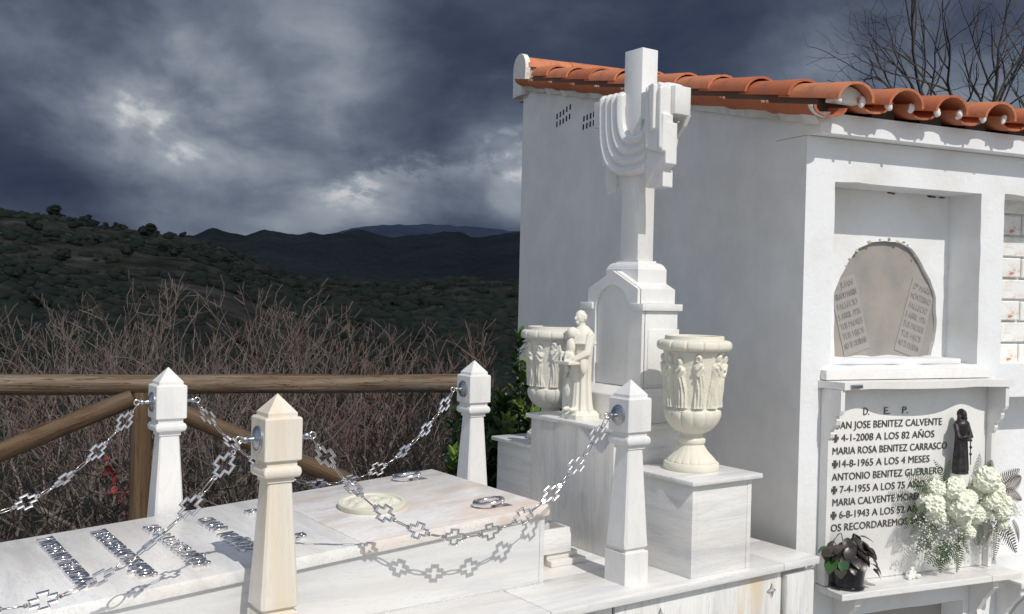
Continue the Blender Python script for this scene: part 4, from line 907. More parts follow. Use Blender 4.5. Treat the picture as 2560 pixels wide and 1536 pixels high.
def urn(label, loc, m, seed, rotz):
    t = empty('flower_urn', loc, rotz, label, 'urn', 'carved cream urns beside the stele')
    v, f = lathe([(.0, 0), (.101, 0), (.104, .004), (.104, .025), (.1005, .030), (.09, .0305)], 72); pobj('foot', v, f, m, t, 'a')
    def flute(th, z, r): return r * (1 - .035 * (1 - abs(math.sin(9 * th)) ** .45) * min(1, max(.3, (.10 - z) / .06)))
    v, f = lathe(subprof(smoothprof([(.094, .0305), (.093, .036), (.082, .049), (.062, .070), (.050, .088), (.0445, .098)], 3), .004), 144, flute); pobj('fluted_stem', v, f, m, t, 'a')
    v, f = lathe(smoothprof([(.0445, .097), (.0495, .101), (.0515, .110), (.0495, .119), (.043, .125), (.0415, .134), (.0455, .1395)], 3), 64); pobj('stem_ring', v, f, m, t, 'a')
    def gad(th, z, r): return r * (1 - .055 * (1 - abs(math.sin(7 * th)) ** .35) * sstep((z - .138) / .03) * (1 if z < .226 else .4))
    v, f = lathe(subprof(smoothprof([(.0450, .1385), (.070, .151), (.092, .173), (.1045, .197), (.1075, .214), (.1045, .226), (.0965, .2315)], 4), .004), 200, gad); pobj('gadrooned_bowl', v, f, m, t, 'a')
    rel = fig_relief(seed); prof = subprof([(.0955, .231), (.093, .25), (.096, .30), (.101, .35), (.107, .40), (.112, .435), (.118, .453)], .0028)
    v, f = lathe(prof, 300, lambda th, z, r: r + rel(th, z) + .0008 * mnoise.noise((th * 12, z * 120, seed))); pobj('figure_frieze', v, f, m, t, 'a')
    def seg(th, z, r): return r - .0045 * math.exp(-((((th * 7 / math.pi) % 1.0) - .5) / .05) ** 2)
    v, f = lathe(subprof(smoothprof([(.123, .4515), (.134, .4545), (.1405, .463), (.1415, .473), (.1385, .484), (.129, .4905), (.113, .4925)], 4), .004), 224, seg, cap=False); pobj('rim', v, f, m, t, 'a')
    v, f = lathe([(.113, .4915), (.1115, .494), (.1115, .5055), (.109, .5075), (.099, .5075), (.096, .505), (.095, .44), (.0, .43)], 72, cap=False); pobj('lip', v, f, m, t, 'a')
    return t
urn('cream carved urn with mourning figures on the right pedestal, in full sun', (2.765, 2.700, .9542), M['urn'], 3, .35)
urn('grey stained carved urn on the left pedestal, beside the green bush', (2.765, 3.585, .9542), M['urn_grey'], 8, 1.1)

# ------------------------------------------------------------------ statues
def lath_bm(bm, prof, n, fn=None, ax=1, ay=1, mt=Matrix()):
    v, f = lathe(prof, n, fn, True, ax, ay); bv = [bm.verts.new(mt @ Vector(p)) for p in v]
    for q in f: bm.faces.new([bv[i] for i in q])
fa = empty('saint_statue', (2.592, 3.160, 1.1032), R(-90), 'cream statue of a robed friar holding a child on a book', 'statue')
bm = bmesh.new(); loft(bm, [(0, .066, .062, .02), (.018, .066, .062, .02), (.034, .052, .048, .016)]); obj('statue_base', bm, M['statue'], fa)
bm = bmesh.new()
fold = lambda th, z, r: r * (1 + (.085 * math.cos(9 * th + 1.2 * math.sin(2 * th)) + .05 * math.cos(17 * th)) * (1 if z < .22 else .3))
lath_bm(bm, smoothprof([(.010, .026), (.056, .028), (.052, .06), (.047, .11), (.044, .16), (.045, .21), (.049, .26), (.052, .30), (.050, .335), (.033, .362), (.018, .372), (.004, .374)], 4), 96, fold, .92, .86)
lath_bm(bm, smoothprof([(.010, .300), (.064, .303), (.063, .318), (.055, .345), (.036, .366), (.022, .378), (.006, .38)], 3), 48, None, 1.0, .82)
ball(bm, Vector((0, -.006, .384)), .017, .017, .022); ball(bm, Vector((0, -.010, .412)), .0235, .0265, .031); ball(bm, Vector((0, -.037, .408)), .0045, .006, .008); ball(bm, Vector((0, -.026, .392)), .010, .010, .009)
torus(bm, .0190, .0062, 28, 10, Matrix.Translation((0, -.006, .4195)) @ Matrix.Rotation(R(-10), 4, 'X'))
for s in (-1, 1):
    ball(bm, Vector((s * .024, -.004, .408)), .004, .006, .008)
    limb(bm, (s * .052, 0, .335), (s * .060, -.022, .270), .023, .021); limb(bm, (s * .060, -.022, .270), (s * .036, -.068, .243), .021, .013)
    ball(bm, Vector((s * .052, -.030, .226)), .011, .021, .042); limb(bm, (s * .036, -.068, .243), (s * .018, -.086, .238), .010, .007)
    for k in range(4): limb(bm, (s * (.024 + k * .005), -.082 + k * .003, .240), (s * (.012 + k * .004), -.100 + k * .004, .236), .0036, .003)
    ball(bm, Vector((s * .020, -.055, .040)), .011, .022, .010)
ball(bm, Vector((-.040, -.022, .12)), .026, .032, .055); limb(bm, (-.035, -.01, .19), (-.045, -.03, .06), .020, .012)
limb(bm, (-.046, -.070, .245), (-.050, -.076, .292), .010, .006)
box(bm, -.046, .046, -.104, -.040, .222, .236, .002)
# child on the book
ball(bm, Vector((.004, -.070, .258)), .027, .023, .023); ball(bm, Vector((.005, -.064, .292)), .023, .019, .036); ball(bm, Vector((.002, -.058, .348)), .0215, .021, .024); ball(bm, Vector((.002, -.052, .354)), .022, .020, .020)
for s in (-1, 1):
    limb(bm, (s * .012, -.068, .257), (s * .014, -.092, .268), .012, .009); limb(bm, (s * .014, -.092, .268), (s * .012, -.098, .238), .0085, .006); limb(bm, (s * .018, -.058, .315), (s * .028, -.046, .345), .0075, .006)
remesh('figure', bm, M['statue'], fa, .0021, 2)

fb = empty('bronze_statuette', BC, BR, 'dark bronze statuette of a robed bearded man with crossed arms above the bouquet', 'statue')
bm = bmesh.new(); ox, oy, oz = .832, -.070, .862
fold2 = lambda th, z, r: r * (1 + (.07 * math.cos(8 * th + .6)) * (1 if z < .17 else .15))
lath_bm(bm, smoothprof([(.006, 0), (.034, .002), (.033, .012), (.036, .02), (.033, .07), (.029, .13), (.028, .165), (.034, .20), (.036, .222), (.024, .236), (.012, .243), (.003, .246)], 4), 80, fold2, 1.0, .82, Matrix.Translation((ox, oy, oz)))
O = Vector((ox, oy, oz))
ball(bm, O + Vector((0, -.004, .262)), .0165, .019, .022); ball(bm, O + Vector((.001, .004, .262)), .0205, .020, .025); ball(bm, O + Vector((.002, -.016, .246)), .010, .010, .014); ball(bm, O + Vector((.001, -.023, .260)), .003, .004, .005)
for s in (-1, 1):
    ball(bm, O + Vector((s * .016, 0, .242)), .008, .010, .022); limb(bm, O + Vector((s * .034, 0, .212)), O + Vector((s * .037, -.018, .165)), .013, .012); limb(bm, O + Vector((s * .037, -.018, .165)), O + Vector((-s * .012, -.036, .160 + s * .008)), .011, .007)
    limb(bm, O + Vector((-s * .012, -.036, .160 + s * .008)), O + Vector((-s * .024, -.034, .158 + s * .008)), .006, .004)
limb(bm, O + Vector((.022, -.030, .150)), O + Vector((.026, -.030, .045)), .0032, .0028)
for z in (.15, .12, .09): ball(bm, O + Vector((.025, -.030, z)), .0065)
remesh('figure', bm, M['iron'], fb, .0016, 2)
bm = bmesh.new(); loft(bm, [(.812, .030, .030, .004), (.8625, .030, .030, .004)], ox, oy); loft(bm, [(.72, .022, .022, .003), (.812, .022, .022, .003)], ox, oy); obj('little_plinth', bm, M['marble_white'], fb)

# ------------------------------------------------------------------ small things on the plinth
fx = empty('marble_flower_box', (2.246, 2.97, .6455), 0, 'small open white marble flower box behind the rightmost chain post', 'planter')
for n_, a, b, c, d, e, f in (('front_wall', -.109, .111, -.060, -.046, 0, .092), ('back_wall', -.109, .111, .056, .070, 0, .092), ('side_wall', .097, .111, -.0455, .0555, 0, .092), ('side_wall', -.109, -.095, -.0455, .0555, 0, .092)): boxo(n_, (a, b, c, d, e, f), M['marble_x'], fx, .0015)
boxo('dark_bottom', (-.094, .096, -.0455, .0555, 0, .03), M['green_glass'], fx, 0)
o = boxo('marble_offcut', (-.082, .082, -.028, .030, 0, .0215), M['marble_x'], None, .002); o.location = (2.334, 2.920, .6002); tag(o, 'cream marble offcut lying on the plinth, lower of the two', 'marble piece', 'marble offcuts under the flower box')
o = boxo('marble_offcut', (-.074, .070, -.026, .030, 0, .0225), M['marble_x'], None, .002); o.location = (2.326, 2.946, .6220); tag(o, 'cream marble offcut resting on the lower one, under the flower box', 'marble piece', 'marble offcuts under the flower box')

# ------------------------------------------------------------------ leaves and flowers
def leaf_mesh(name, Lg, W, m, fold_=.25, curl=.18, n=5, ser=0.0):
    vs, fs = [], []
    for i in range(n + 1):
        t = i / n; w = W * math.sin(math.pi * min(.98, t * .92 + .04)) ** .8 * (1 + (ser if i % 2 else 0)); x = Lg * t; z = -curl * Lg * t * t
        vs += [(x, -w, z + fold_ * w), (x, 0, z), (x, w, z + fold_ * w)]
    for i in range(n): a = i * 3; fs += [(a, a + 3, a + 4, a + 1), (a + 1, a + 4, a + 5, a + 2)]
    me = bpy.data.meshes.new(name); me.from_pydata(vs, [], fs); me.materials.append(m)
    for p in me.polygons: p.use_smooth = True
    return me
def orient(p, d, up, s=1.0):
    d = d.normalized(); y = up.cross(d)
    if y.length < 1e-4: y = Vector((0, 1, 0)).cross(d)
    y.normalize(); z = d.cross(y); m_ = Matrix((d * s, y * s, z * s)).transposed().to_4x4(); m_.translation = p; return m_
def rv(r_=rng): 
    while True:
        v = Vector((r_.uniform(-1, 1), r_.uniform(-1, 1), r_.uniform(-1, 1)))
        if .05 < v.length < 1: return v.normalized()
# evergreen bush behind the grave
lb = empty('laurel_bush', (3.09, 4.36, 0), 0, 'glossy green evergreen bush between the far post and the building', 'bush')
LB = lb.location
shoots = []
for i in range(110):
    a, h = rng.uniform(-1, 1), rng.random() ** .75; off = VR * (a * .30) + VF * (rng.uniform(-.30, .30)); top = 1.06 + .18 * (abs(a - .35) < .25) - .10 * abs(a) - .25 * (a < -.6)
    shoots.append((Vector((LB.x, LB.y, 0)) + off + Vector((0, 0, .15 + (top - .15) * h)), (Vector((0, 0, 1.1)) + rv() * .55 - VF * .25).normalized(), h))
for q in ((3.06, 4.25, 1.32), (3.05, 4.26, 1.20), (3.09, 4.28, 1.12), (2.84, 4.36, 1.08), (2.98, 4.30, 1.0), (2.93, 4.34, .72), (3.02, 4.3, .92)): shoots.append((Vector(q), Vector((0, 0, 1)) + rv() * .1, 1.0))
L1 = leaf_mesh('leaf', .078, .0175, M['laurel']); L2 = leaf_mesh('leaf', .058, .014, M['laurel_young']); cand = []
for p, d, h in shoots:
    young = h > .45 and rng.random() < .8; k = rng.randint(9, 15)
    for j in range(k):
        t = j / k; ang = j * 2.4; side = d.orthogonal().normalized(); side = Quaternion(d, ang) @ side
        ld = (d * (.35 + .9 * t) + side * (1.1 - .6 * t)).normalized(); pos = p + d * (.11 * t - .03); cand.append((pos, ld, d, L2 if (young and t > .5) else L1, rng.uniform(.75, 1.2)))
for i in range(2600):
    a = rng.uniform(-1, 1); pos = Vector((LB.x, LB.y, 0)) + VR * (a * .31) + VF * rng.uniform(-.2, .45) + Vector((0, 0, rng.uniform(.05, 1.0))); cand.append((pos, rv() + Vector((0, 0, .3)), Vector((0, 0, 1)), L1, rng.uniform(.8, 1.2)))
cand.sort(key=lambda c: (c[0] - Vector((0, 0, 1.6))).length + (0 if c[0].z > .55 else .5))
for c in cand[:300]: inst('leaf', c[3], lb, Matrix.Translation(-LB) @ orient(c[0], c[1], c[2], c[4]))
def merged(name, items, m, parent, org):
    vs, fs, k = [], [], 0
    for me, mt in items:
        v = np.array([q.co[:] for q in me.vertices]); A = np.array(mt); v = v @ A[:3, :3].T + A[:3, 3] - np.array(org); vs.append(v); fs += [tuple(i + k for i in p.vertices) for p in me.polygons]; k += len(v)
    o = pobj(name, np.concatenate(vs).tolist(), fs, m, parent, 'all'); return o
o = merged('foliage', [(c[3], orient(c[0], c[1], c[2], c[4])) for c in cand[300:]], M['laurel'], lb, LB); o['kind'] = 'stuff'
segs = []
for p, d, h in shoots[::2]: b = Vector((LB.x + rng.uniform(-.1, .1), LB.y + rng.uniform(-.1, .1), 0)); m1 = b.lerp(p, .5) + rv() * .06; segs += [(b - LB, m1 - LB, .010, .006), (m1 - LB, p - LB, .006, .003)]
v, f = tubes(segs, 4); pobj('stem', v, f, M['bark'], lb)

# potted dark leaved plant on the marble shelf
pp = empty('potted_plant', BC, BR, 'black pot of drooping dark brown leaves on the left end of the marble shelf', 'plant')
PC = Vector((.198, -.088, .4290))
v, f = lathe([(.060, 0), (.066, .002), (.0665, .010), (.060, .013), (.062, .03), (.070, .09), (.074, .095), (.074, .108), (.069, .108), (.064, .09), (.0, .085)], 48); pobj('pot', v, f, M['pot'], pp, 'a', PC)
L3 = leaf_mesh('leaf', .062, .024, M['begonia'], .22, .35, 7, .12); L4 = leaf_mesh('leaf', .075, .028, M['begonia_green'], .2, .3, 7, .1); st_ = []
for i in range(96):
    a = rng.uniform(-1.25, 1.25) if i % 4 else rng.uniform(-3.1, 3.1); el = rng.uniform(.30, 1.5); dr = Vector((math.sin(a) * math.cos(el), -math.cos(a) * math.cos(el), math.sin(el)))
    c = PC + Vector((0, 0, .105)); p = c + Vector((dr.x * rng.uniform(.07, .125), max(-.105, dr.y * rng.uniform(.05, .10)), dr.z * rng.uniform(.05, .13) - .02 * (el < .4)))
    if p.y > -.03: p.y = -.03 - rng.random() * .03
    d = (Vector((dr.x, dr.y, -.35 - .4 * rng.random())) + rv() * .35); inst('leaf', L4 if (dr.x < -.5 and el < .7 and i % 3 == 0) else L3, pp, orient(p, d, (dr + Vector((0, 0, .6))).normalized(), rng.uniform(.6, 1.05))); st_.append((c - Vector((0, 0, .02)), p, .0022, .0015))
for p, d in (((.10, -.11, .585), (-1, -.1, .15)), ((.30, -.12, .50), (.9, -.3, -.6)), ((.32, -.10, .53), (1, 0, -.8))): inst('leaf', L3, pp, orient(Vector(p), Vector(d), Vector((0, -.5, 1)), .9))
v, f = tubes(st_, 4); pobj('stem', v, f, M['begonia'], pp)

# hanging bouquet
bq = empty('flower_bouquet', BC, BR, 'bouquet of white carnations, tiny white blooms and ferns hanging in front of the lettered slab', 'bouquet')
def BP(x, y, v): return Vector((.804 + (x - 460) * .00074, v, .845 - (y - 640) * .000526))
def carnation(seed):
    bm = bmesh.new(); bmesh.ops.create_icosphere(bm, subdivisions=4, radius=1.0)
    for v in bm.verts:
        n_ = v.co.normalized(); w = mnoise.noise_vector(n_ * 2.3 + Vector((seed * 9, 0, 0))) * .5; r1 = 1 - abs(mnoise.noise((n_ + w) * 4.2 + Vector((0, seed * 5, 0)))) * 1.9; r2 = 1 - abs(mnoise.noise((n_ + w) * 9.0 + Vector((0, 0, seed)))) * 1.9
        v.co = n_ * (.70 + .26 * r1 + .14 * r2)
    me = bpy.data.meshes.new('carnation'); bm.to_mesh(me); bm.free(); me.materials.append(M['petal_flat']); return me
CM = [carnation(i) for i in range(3)]
CL = [(230, 690, 75), (330, 700, 62), (430, 705, 55), (205, 820, 88), (400, 850, 82), (300, 935, 70), (440, 965, 62), (600, 640, 72), (590, 760, 60), (700, 740, 66), (760, 850, 60), (640, 905, 70), (555, 930, 54), (740, 925, 60), (790, 780, 46), (505, 1075, 52), (750, 1030, 32), (330, 800, 60), (500, 790, 56), (650, 820, 55)]
for i, (x, y, r_) in enumerate(CL):
    p = BP(x, y, -.115 - .03 * math.sin(i * 2.1)); d = Vector(((x - 460) * .0015, -1, .25 - (y - 800) * .001)); mt = orient(p, d.orthogonal(), d, r_ * .00072 * (.85 + .3 * ((i * 7) % 5) / 4)); inst('carnation', CM[i % 3], bq, mt)
def frond(name, m, n=13, wide=.30):
    vs, fs = [], []
    for i in range(n):
        t = (i + .6) / n; x = t; z = -.22 * t * t; l = wide * math.sin(math.pi * (t * .86 + .14)) ** .8 * (1 - .25 * t) + .02
        for s in (-1, 1):
            k = len(vs); w = .40 / n; tip = Vector((x + .38 * l, s * l, z - .1 * l)); b = Vector((x, 0, z)); mid_ = b.lerp(tip, .5); vs += [b + Vector((-w * .5, s * .004, 0)), b + Vector((w * .6, s * .004, 0)), mid_ + Vector((w * .75, 0, .01)), tip, mid_ + Vector((-w * .75, 0, .01))]; fs.append((k, k + 1, k + 2, k + 3, k + 4))
    r0 = [Vector((t / 8, 0, -.22 * (t / 8) ** 2)) for t in range(9)]; v2, f2 = polytube(r0, [.008 * (1 - i / 10) + .001 for i in range(9)], 4); k = len(vs); vs += v2; fs += [tuple(i + k for i in f) for f in f2]
    me = bpy.data.meshes.new(name); me.from_pydata([tuple(v) for v in vs], [], fs); me.materials.append(m); return me
F1, F2 = frond('fern_frond', M['fern'], 15, .26), frond('fern_frond', M['fern_dry'], 15, .22)
FR = [(230, 720, 40, 560, 0), (260, 700, 120, 510, 0), (300, 700, 240, 455, 0), (330, 690, 345, 490, 0), (250, 730, 60, 650, 0), (560, 640, 690, 480, 0), (590, 620, 580, 450, 0), (620, 640, 670, 520, 0), (720, 730, 965, 640, 1), (740, 720, 920, 585, 1), (760, 740, 965, 835, 1), (330, 1130, 190, 1290, 0), (360, 1130, 300, 1370, 0), (430, 1110, 450, 1400, 0), (400, 1150, 250, 1335, 0), (470, 1090, 515, 1235, 0), (600, 1020, 590, 1195, 0), (640, 1020, 640, 1170, 0), (770, 990, 945, 1290, 1), (730, 1040, 745, 1335, 1), (820, 1000, 960, 1200, 1), (160, 840, 25, 985, 0), (160, 890, 60, 1040, 0), (180, 780, 70, 880, 0), (300, 1000, 120, 1180, 0), (800, 870, 830, 1010, 1), (400, 1060, 480, 1180, 0), (250, 1080, 180, 1250, 0)]
for i, (x0, y0, x1, y1, k) in enumerate(FR):
    v0 = -.085 - .03 * (i % 3); a, b = BP(x0, y0, v0), BP(x1, y1, v0 - .02 + .03 * ((i * 7) % 3 - 1)); d = b - a; inst('fern_frond', (F1, F2)[k], bq, orient(a, d, Vector((.25 * math.sin(i), -1, .3)), d.length))
bm = bmesh.new(); stm = []
def gyp(n, x0, x1, y0, y1, v0, v1):
    for _ in range(n):
        while True:
            a, b = rng.uniform(-1, 1), rng.uniform(-1, 1)
            if a * a + b * b < 1: break
        p = BP((x0 + x1) / 2 + a * (x1 - x0) / 2, (y0 + y1) / 2 + b * (y1 - y0) / 2, rng.uniform(v0, v1)); t = bmesh.new(); 
        bmesh.ops.create_icosphere(t, subdivisions=1, radius=rng.uniform(.0022, .0044)); bmesh.ops.translate(t, verts=t.verts[:], vec=p); me = bpy.data.meshes.new('t'); t.to_mesh(me); t.free(); bm.from_mesh(me); bpy.data.meshes.remove(me)
        stm.append((p, p + Vector((rng.uniform(-.01, .02), .03, .03)), .00025, .0003))
gyp(330, 60, 500, 960, 1270, -.16, -.09); gyp(120, 470, 800, 760, 1000, -.17, -.12); gyp(110, 640, 900, 1040, 1200, -.15, -.09); gyp(60, 850, 968, 890, 1010, -.12, -.08); gyp(60, 60, 240, 830, 1010, -.15, -.10); gyp(60, 680, 900, 1190, 1300, -.06, -.03); gyp(40, 400, 540, 1300, 1370, -.08, -.05)
o = obj('tiny_blooms', bm, M['gyp'], bq); o['kind'] = 'stuff'
v, f = tubes(stm, 3); o = pobj('tiny_stems', v, f, M['fern'], bq); o['kind'] = 'stuff'
sg = []
for x, y, r_ in CL: p = BP(x, y, -.10); sg.append((p, BP(470, 900, -.04), .003, .004))
v, f = tubes(sg, 5); pobj('flower_stems', v, f, M['stem'], bq)
bm = bmesh.new()
for i in range(9): ball(bm, Vector((.565 + rng.uniform(-.03, .035), -.075 + rng.uniform(-.02, .02), .438 + rng.uniform(0, .028))), rng.uniform(.010, .017), rng.uniform(.008, .014), rng.uniform(.008, .013), 3)
for v in bm.verts: v.co += Vector((1, .6, 1)) * .006 * mnoise.noise(v.co * 90)
o = obj('wilted_flower', bm, M['petal'], None, False); o.location = BC; o.rotation_euler.z = BR; tag(o, 'small crumpled cream flower head lying on the marble shelf below the letters', 'flower')

# ------------------------------------------------------------------ bare shrubs, brushwood, trees
def grow(q, segs, tips, p, d, L_, r, depth, step, trop, spread, maxd):
    n = max(2, int(L_ / step)); r1 = r
    for i in range(n):
        d = (d + Vector((q.uniform(-1, 1), q.uniform(-1, 1), q.uniform(-1, 1))) * .20 + Vector((0, 0, trop))).normalized(); np_ = p + d * step; r2 = r * (1 - .62 * (i + 1) / n)
        (tips if depth >= maxd - 1 else segs).append((p, np_, r1, r2)); p, r1 = np_, r2
        if depth < maxd and i >= n * .18 and q.random() < (.62 if depth else .8):
            ax = d.orthogonal().normalized(); ax = Quaternion(d, q.uniform(0, 6.28)) @ ax; cd = Quaternion(ax, R(q.uniform(spread * .6, spread * 1.25))) @ d
            grow(q, segs, tips, p, cd, L_ * q.uniform(.38, .66) * (1 - .35 * i / n), r2 * .72, depth + 1, step * .86, trop, spread, maxd)
def fork(q, lv, p, d, l, r, k, maxk, outl, up, sp):
    n = 3 if k < 3 else 2; r1 = r * .90
    for i in range(n):
        d = (d + rv(q) * .34 + Vector((0, 0, up + (.16 if k >= maxk - 2 else 0)))).normalized(); e = p + d * (l / n); r2 = r + (r1 - r) * (i + 1) / n; lv[k].append((p, e, r, r2)); r = r2; p = e
        if k >= maxk - 2 and q.random() < .38: sd = (d + rv(q) * .9 + Vector((0, 0, .25))).normalized(); lv[maxk].append((p, p + sd * l * q.uniform(.25, .6), r * .6, r * .4))
    if k == maxk: return
    a = q.uniform(0, 6.28); o_ = d.orthogonal().normalized(); m_ = 3 if q.random() < .22 else 2
    for j in range(m_):
        ax = Quaternion(d, a + j * 6.28 / m_ + q.uniform(-.5, .5)) @ o_; cd = Quaternion(ax, R(q.uniform(.55, 1.25) * sp)) @ d
        fork(q, lv, p, cd, l * q.uniform(.76, .90) * (.72 if k + 1 >= maxk - 1 else 1), r * (.74 if m_ == 2 else .64), k + 1, maxk, outl, up, sp)
def bare_shrub(az, r, topel, wid, label, twm, seed, grp, nst=8, maxk=6):
    q = random.Random(seed); p = polar(az, r); z = hillz(az, r, p.x, p.y); p.z = z; H = 1.6 + r * math.tan(R(topel)) - z; W = r * math.tan(R(wid)); t = empty('bare_shrub', p, 0, label, 'shrub', grp); lv = [[] for _ in range(maxk + 1)]
    l0 = H * .205
    for i in range(nst):
        a = 6.28 * i / nst + q.uniform(-.3, .3); tl = q.uniform(.2, 1.0) * W / H * 1.5; d = Vector((math.cos(a) * tl, math.sin(a) * tl, 1)).normalized()
        fork(q, lv, Vector((math.cos(a) * .10, math.sin(a) * .10, -.1)), d, l0 * q.uniform(.85, 1.1), .032, 0, maxk, None, .045, 36)
    zs = [s_[1].z for l_ in lv for s_ in l_]; k_ = H / sorted(zs)[int(len(zs) * .994)]
    S_f = lambda L_: [(a * k_, b * k_, max(c, .0034), max(e, .0026)) for a, b, c, e in L_]
    v, f = tubes(S_f([s_ for l_ in lv[:maxk - 1] for s_ in l_]), 4); pobj('branches', v, f, M['bark'], t); v, f = tubes(S_f(lv[maxk - 1] + lv[maxk]), 3); o = pobj('twigs', v, f, twm, t); o['kind'] = 'stuff'; return sum(len(l_) for l_ in lv)
G1 = 'bare winter shrubs beyond the log fence'; tot = 0
for i, (az, r, te, wd_, lab, tm) in enumerate([
    (-27.0, 8.8, -2.6, 3.0, 'low bare shrub at the left edge beyond the log fence', 'twig_red'), (-23.0, 9.6, -1.2, 3.0, 'bare shrub left of the tallest one, its top lower and spreading', 'twig'),
    (-18.6, 9.3, .25, 4.0, 'tallest bare shrub beyond the fence, above the leftmost white post', 'twig'), (-15.0, 10.3, -1.5, 2.6, 'bare reddish shrub just right of the tallest one', 'twig_red'),
    (-12.6, 9.8, -.45, 2.7, 'bare shrub with long upright shoots above the yellowish post', 'twig'), (-10.4, 10.1, -2.0, 2.2, 'bushy reddish bare shrub right of the one with long upright shoots', 'twig_red'), (-8.6, 9.4, -4.4, 1.2, 'small reddish bare shrub, last before the dark gap over the rail', 'twig_red'),
    (-2.8, 11.5, -6.4, 2.0, 'low dark reddish shrub behind the far right post of the grave', 'brush'), (1.8, 9.2, -1.5, 2.2, 'bare pinkish shrub against the corner of the burial niches', 'twig_red')]):
    tot += bare_shrub(az, r, te, wd_, lab, M[tm], 40 + i, G1, nst=4 if az > -12 else 5)
print('shrub segs', tot)
q = random.Random(5); segs = []
for i in range(4200):
    az = q.uniform(-33, 5); r = 6.4 + 5.2 * q.random() ** 1.3; p = polar(az, r)
    if sfence(p.x, p.y) < .6: continue
    z = hillz(az, r, p.x, p.y); p.z = z + q.uniform(0, .75) ** 1.2; d = Vector((q.uniform(-1, 1), q.uniform(-1, 1), q.uniform(-.1, 1.1))).normalized(); rr = q.uniform(.0018, .0045); l = q.uniform(.07, .16)
    for k in range(q.randint(3, 6)):
        d = (d + rv(q) * .42).normalized(); n_ = p + d * l; segs.append((p, n_, rr, rr * .8)); 
        if q.random() < .45: segs.append((n_, n_ + (d + rv(q) * .8).normalized() * l * 1.3, rr * .7, rr * .4))
        p = n_; rr *= .82
v, f = tubes(segs, 3); tag(pobj('brushwood', v, f, M['brush']), kind='stuff')
for i, (a0, a1, r, h0, h1, th, lab) in enumerate([(-25.5, -19.5, 6.9, .40, -.05, .018, 'thick grey fallen branch slanting down to the fence post foot'), (-27.5, -21.0, 6.6, -.25, .12, .013, 'thin pale fallen branch low at the left, below the brace'), (-22.8, -20.2, 6.5, .30, -.22, .011, 'short lichen covered branch left of the fence post')]):
    A, B = polar(a0, r), polar(a1, r + .1); A.z = hillz(a0, r, A.x, A.y) + .35 + h0; B.z = hillz(a1, r, B.x, B.y) + .35 + h1; pts = [A.lerp(B, t / 10) + rv() * .03 for t in range(11)]; v, f = polytube(pts, [th * (1 - .05 * t) for t in range(11)], 7); o = empty('fallen_branch', A, 0, lab, 'branch', 'fallen branches beyond the fence')
    pobj('limb', [p - A for p in v], f, M['bark'], o); tw = []
    for p in pts[2:10]:
        for _ in range(3): d = rv(); tw += [(p - A, p - A + d * .12, .005, .003), (p - A + d * .12, p - A + d * .12 + (d + rv() * .5).normalized() * .14, .003, .0015)]
    v, f = tubes(tw, 4); pobj('side_twigs', v, f, M['twig'], o)
bo = polar(-20.9, 6.55); bo.z = hillz(-20.9, 6.55, bo.x, bo.y); br_ = empty('red_leaved_bramble', bo, 0, 'thin bramble with dark red leaves below the left log brace', 'bramble')
pts = [Vector((0, 0, 0)), VR * .03 + VZ * .3, VR * -.02 + VZ * .55, VR * .06 + VZ * .78, VR * .2 + VZ * .95, VR * .22 + VZ * 1.02]; v, f = polytube(pts, .004, 5); pobj('stem', v, f, M['red_leaf'], br_); lm = leaf_mesh('leaf', .055, .02, M['red_leaf'])
for i in range(30): p = pts[3].lerp(pts[5], rng.random()) if i % 2 else VR * -.10 + VZ * (.55 + .25 * rng.random()); inst('leaf', lm, br_, orient(p + rv() * .04, rv(), VZ, rng.uniform(.6, 1.1)))

def bare_tree(loc, H0, label, seed, stems, L_, lean=(0, 0, 0)):
    L_ *= .88; stems -= 1; q = random.Random(seed); t = empty('bare_tree', loc, 0, label, 'tree', 'bare trees behind the tiled roof'); segs, tips = [], []
    v, f = polytube([Vector((0, 0, 0)), Vector((.02, .03, H0 * .5)), Vector((0, 0, H0))], [.10, .08, .065], 8); pobj('trunk', v, f, M['bark_dark'], t)
    for i in range(stems):
        a = 6.28 * i / stems + q.uniform(-.4, .4); d = (Vector((math.cos(a) * .6, math.sin(a) * .6, 1)) + Vector(lean)).normalized(); grow(q, segs, tips, Vector((0, 0, H0)), d, L_ * q.uniform(.8, 1.1), .028, 0, .17, .02, 40, 4)
    v, f = tubes(segs, 4); pobj('branches', v, f, M['bark_dark'], t); v, f = tubes([(a, b, max(c, .0026), max(e, .002)) for a, b, c, e in tips], 3); pobj('twigs', v, f, M['bark_dark'], t)
bare_tree((11.25, 6.75, -.3), 3.3, 'tall leafless tree whose straight stem rises behind the middle of the tiled roof', 11, 6, 2.9)
bare_tree((12.6, 5.6, -.3), 2.9, 'leafless tree rising above the roof at the right edge', 23, 6, 2.7, (-.2, .2, 0))
bare_tree((10.5, 7.7, -.3), 2.6, 'low leafless tree with drooping side branches, leftmost behind the roof', 31, 5, 2.1, (-.1, .1, -.2))

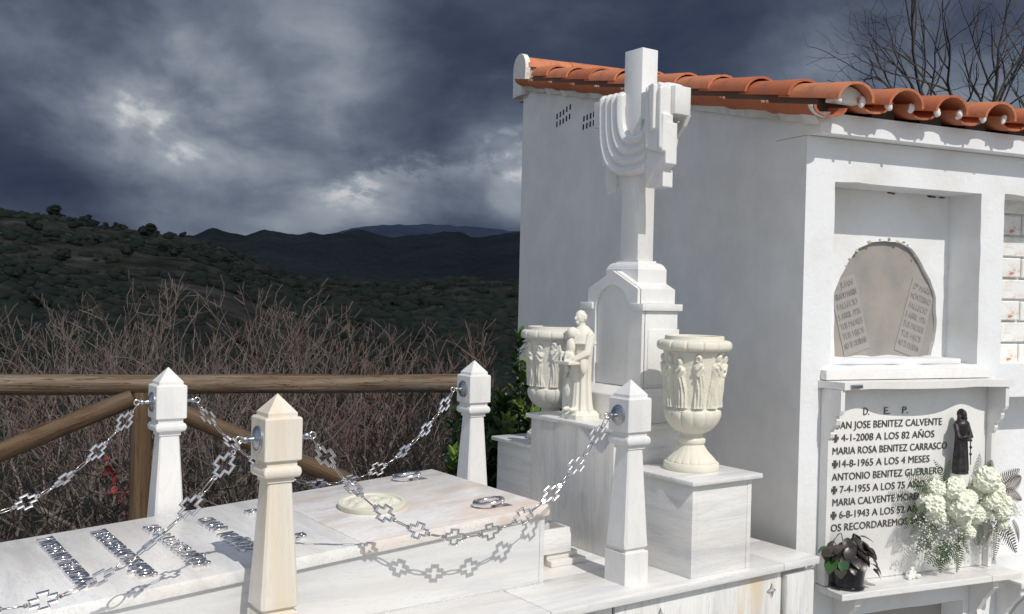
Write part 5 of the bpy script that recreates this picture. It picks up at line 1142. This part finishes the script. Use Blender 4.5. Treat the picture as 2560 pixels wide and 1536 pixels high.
# ------------------------------------------------------------------ unseen cloud sheet added behind the viewer, along the sun rays, shading the hills
def add_shade_cloud():
    S = [(24, 480), (60, 500), (140, 540), (300, 600), (460, 660), (1200, 1500), (3600, 4200), (9000, 9800)]; vs, fs = [], []; k = 1 / math.tan(R(SUN_EL)); up_ = -trav / -trav.z; nW = 40
    ss = []
    for (a, h0), (b, h1) in zip(S, S[1:]): ss += [(a + (b - a) * t / 6, h0 + (h1 - h0) * t / 6) for t in range(6)]
    ss.append(S[-1])
    for lay in (0, 1):
        for s, h in ss:
            for j in range(nW + 1):
                az = -42 + 84 * j / nW; g = polar(az, s); g = VF * s + VR * (s * math.tan(R(az * .95))) if s > 60 else VF * s + VR * (60 * math.tan(R(az * .95)))
                p = g + up_ * (h + lay * h * .10); nz = mnoise.fractal((p.x * .006, p.y * .006, p.z * .006 + lay * 3), 1, 2, 4); p = p + up_ * (nz * h * .05) + VF * (nz * 6 if s < 60 else nz * 30); vs.append(p)
    W = nW + 1; n = len(ss) * W
    for lay in (0, 1):
        for i in range(len(ss) - 1):
            for j in range(nW): a = lay * n + i * W + j; fs.append((a, a + 1, a + W + 1, a + W))
    for j in range(nW): fs.append((j, j + 1, n + j + 1, n + j))
    m = bpy.data.materials.new('cloud'); m.use_nodes = True; nt_ = m.node_tree; nt_.nodes.clear(); o_ = nt_.nodes.new('ShaderNodeOutputMaterial'); d_ = nt_.nodes.new('ShaderNodeBsdfDiffuse'); t_ = nt_.nodes.new('ShaderNodeBsdfTranslucent'); x_ = nt_.nodes.new('ShaderNodeMixShader')
    d_.inputs[0].default_value = (.85, .86, .88, 1); t_.inputs[0].default_value = (.55, .57, .62, 1); x_.inputs[0].default_value = .6; nt_.links.new(d_.outputs[0], x_.inputs[1]); nt_.links.new(t_.outputs[0], x_.inputs[2]); nt_.links.new(x_.outputs[0], o_.inputs[0])  # translucent, so the added sheet also sends down soft fill light
    tag(pobj('added_shade_cloud_sheet', vs, fs, m, None, 'all'), kind='structure')
add_shade_cloud()
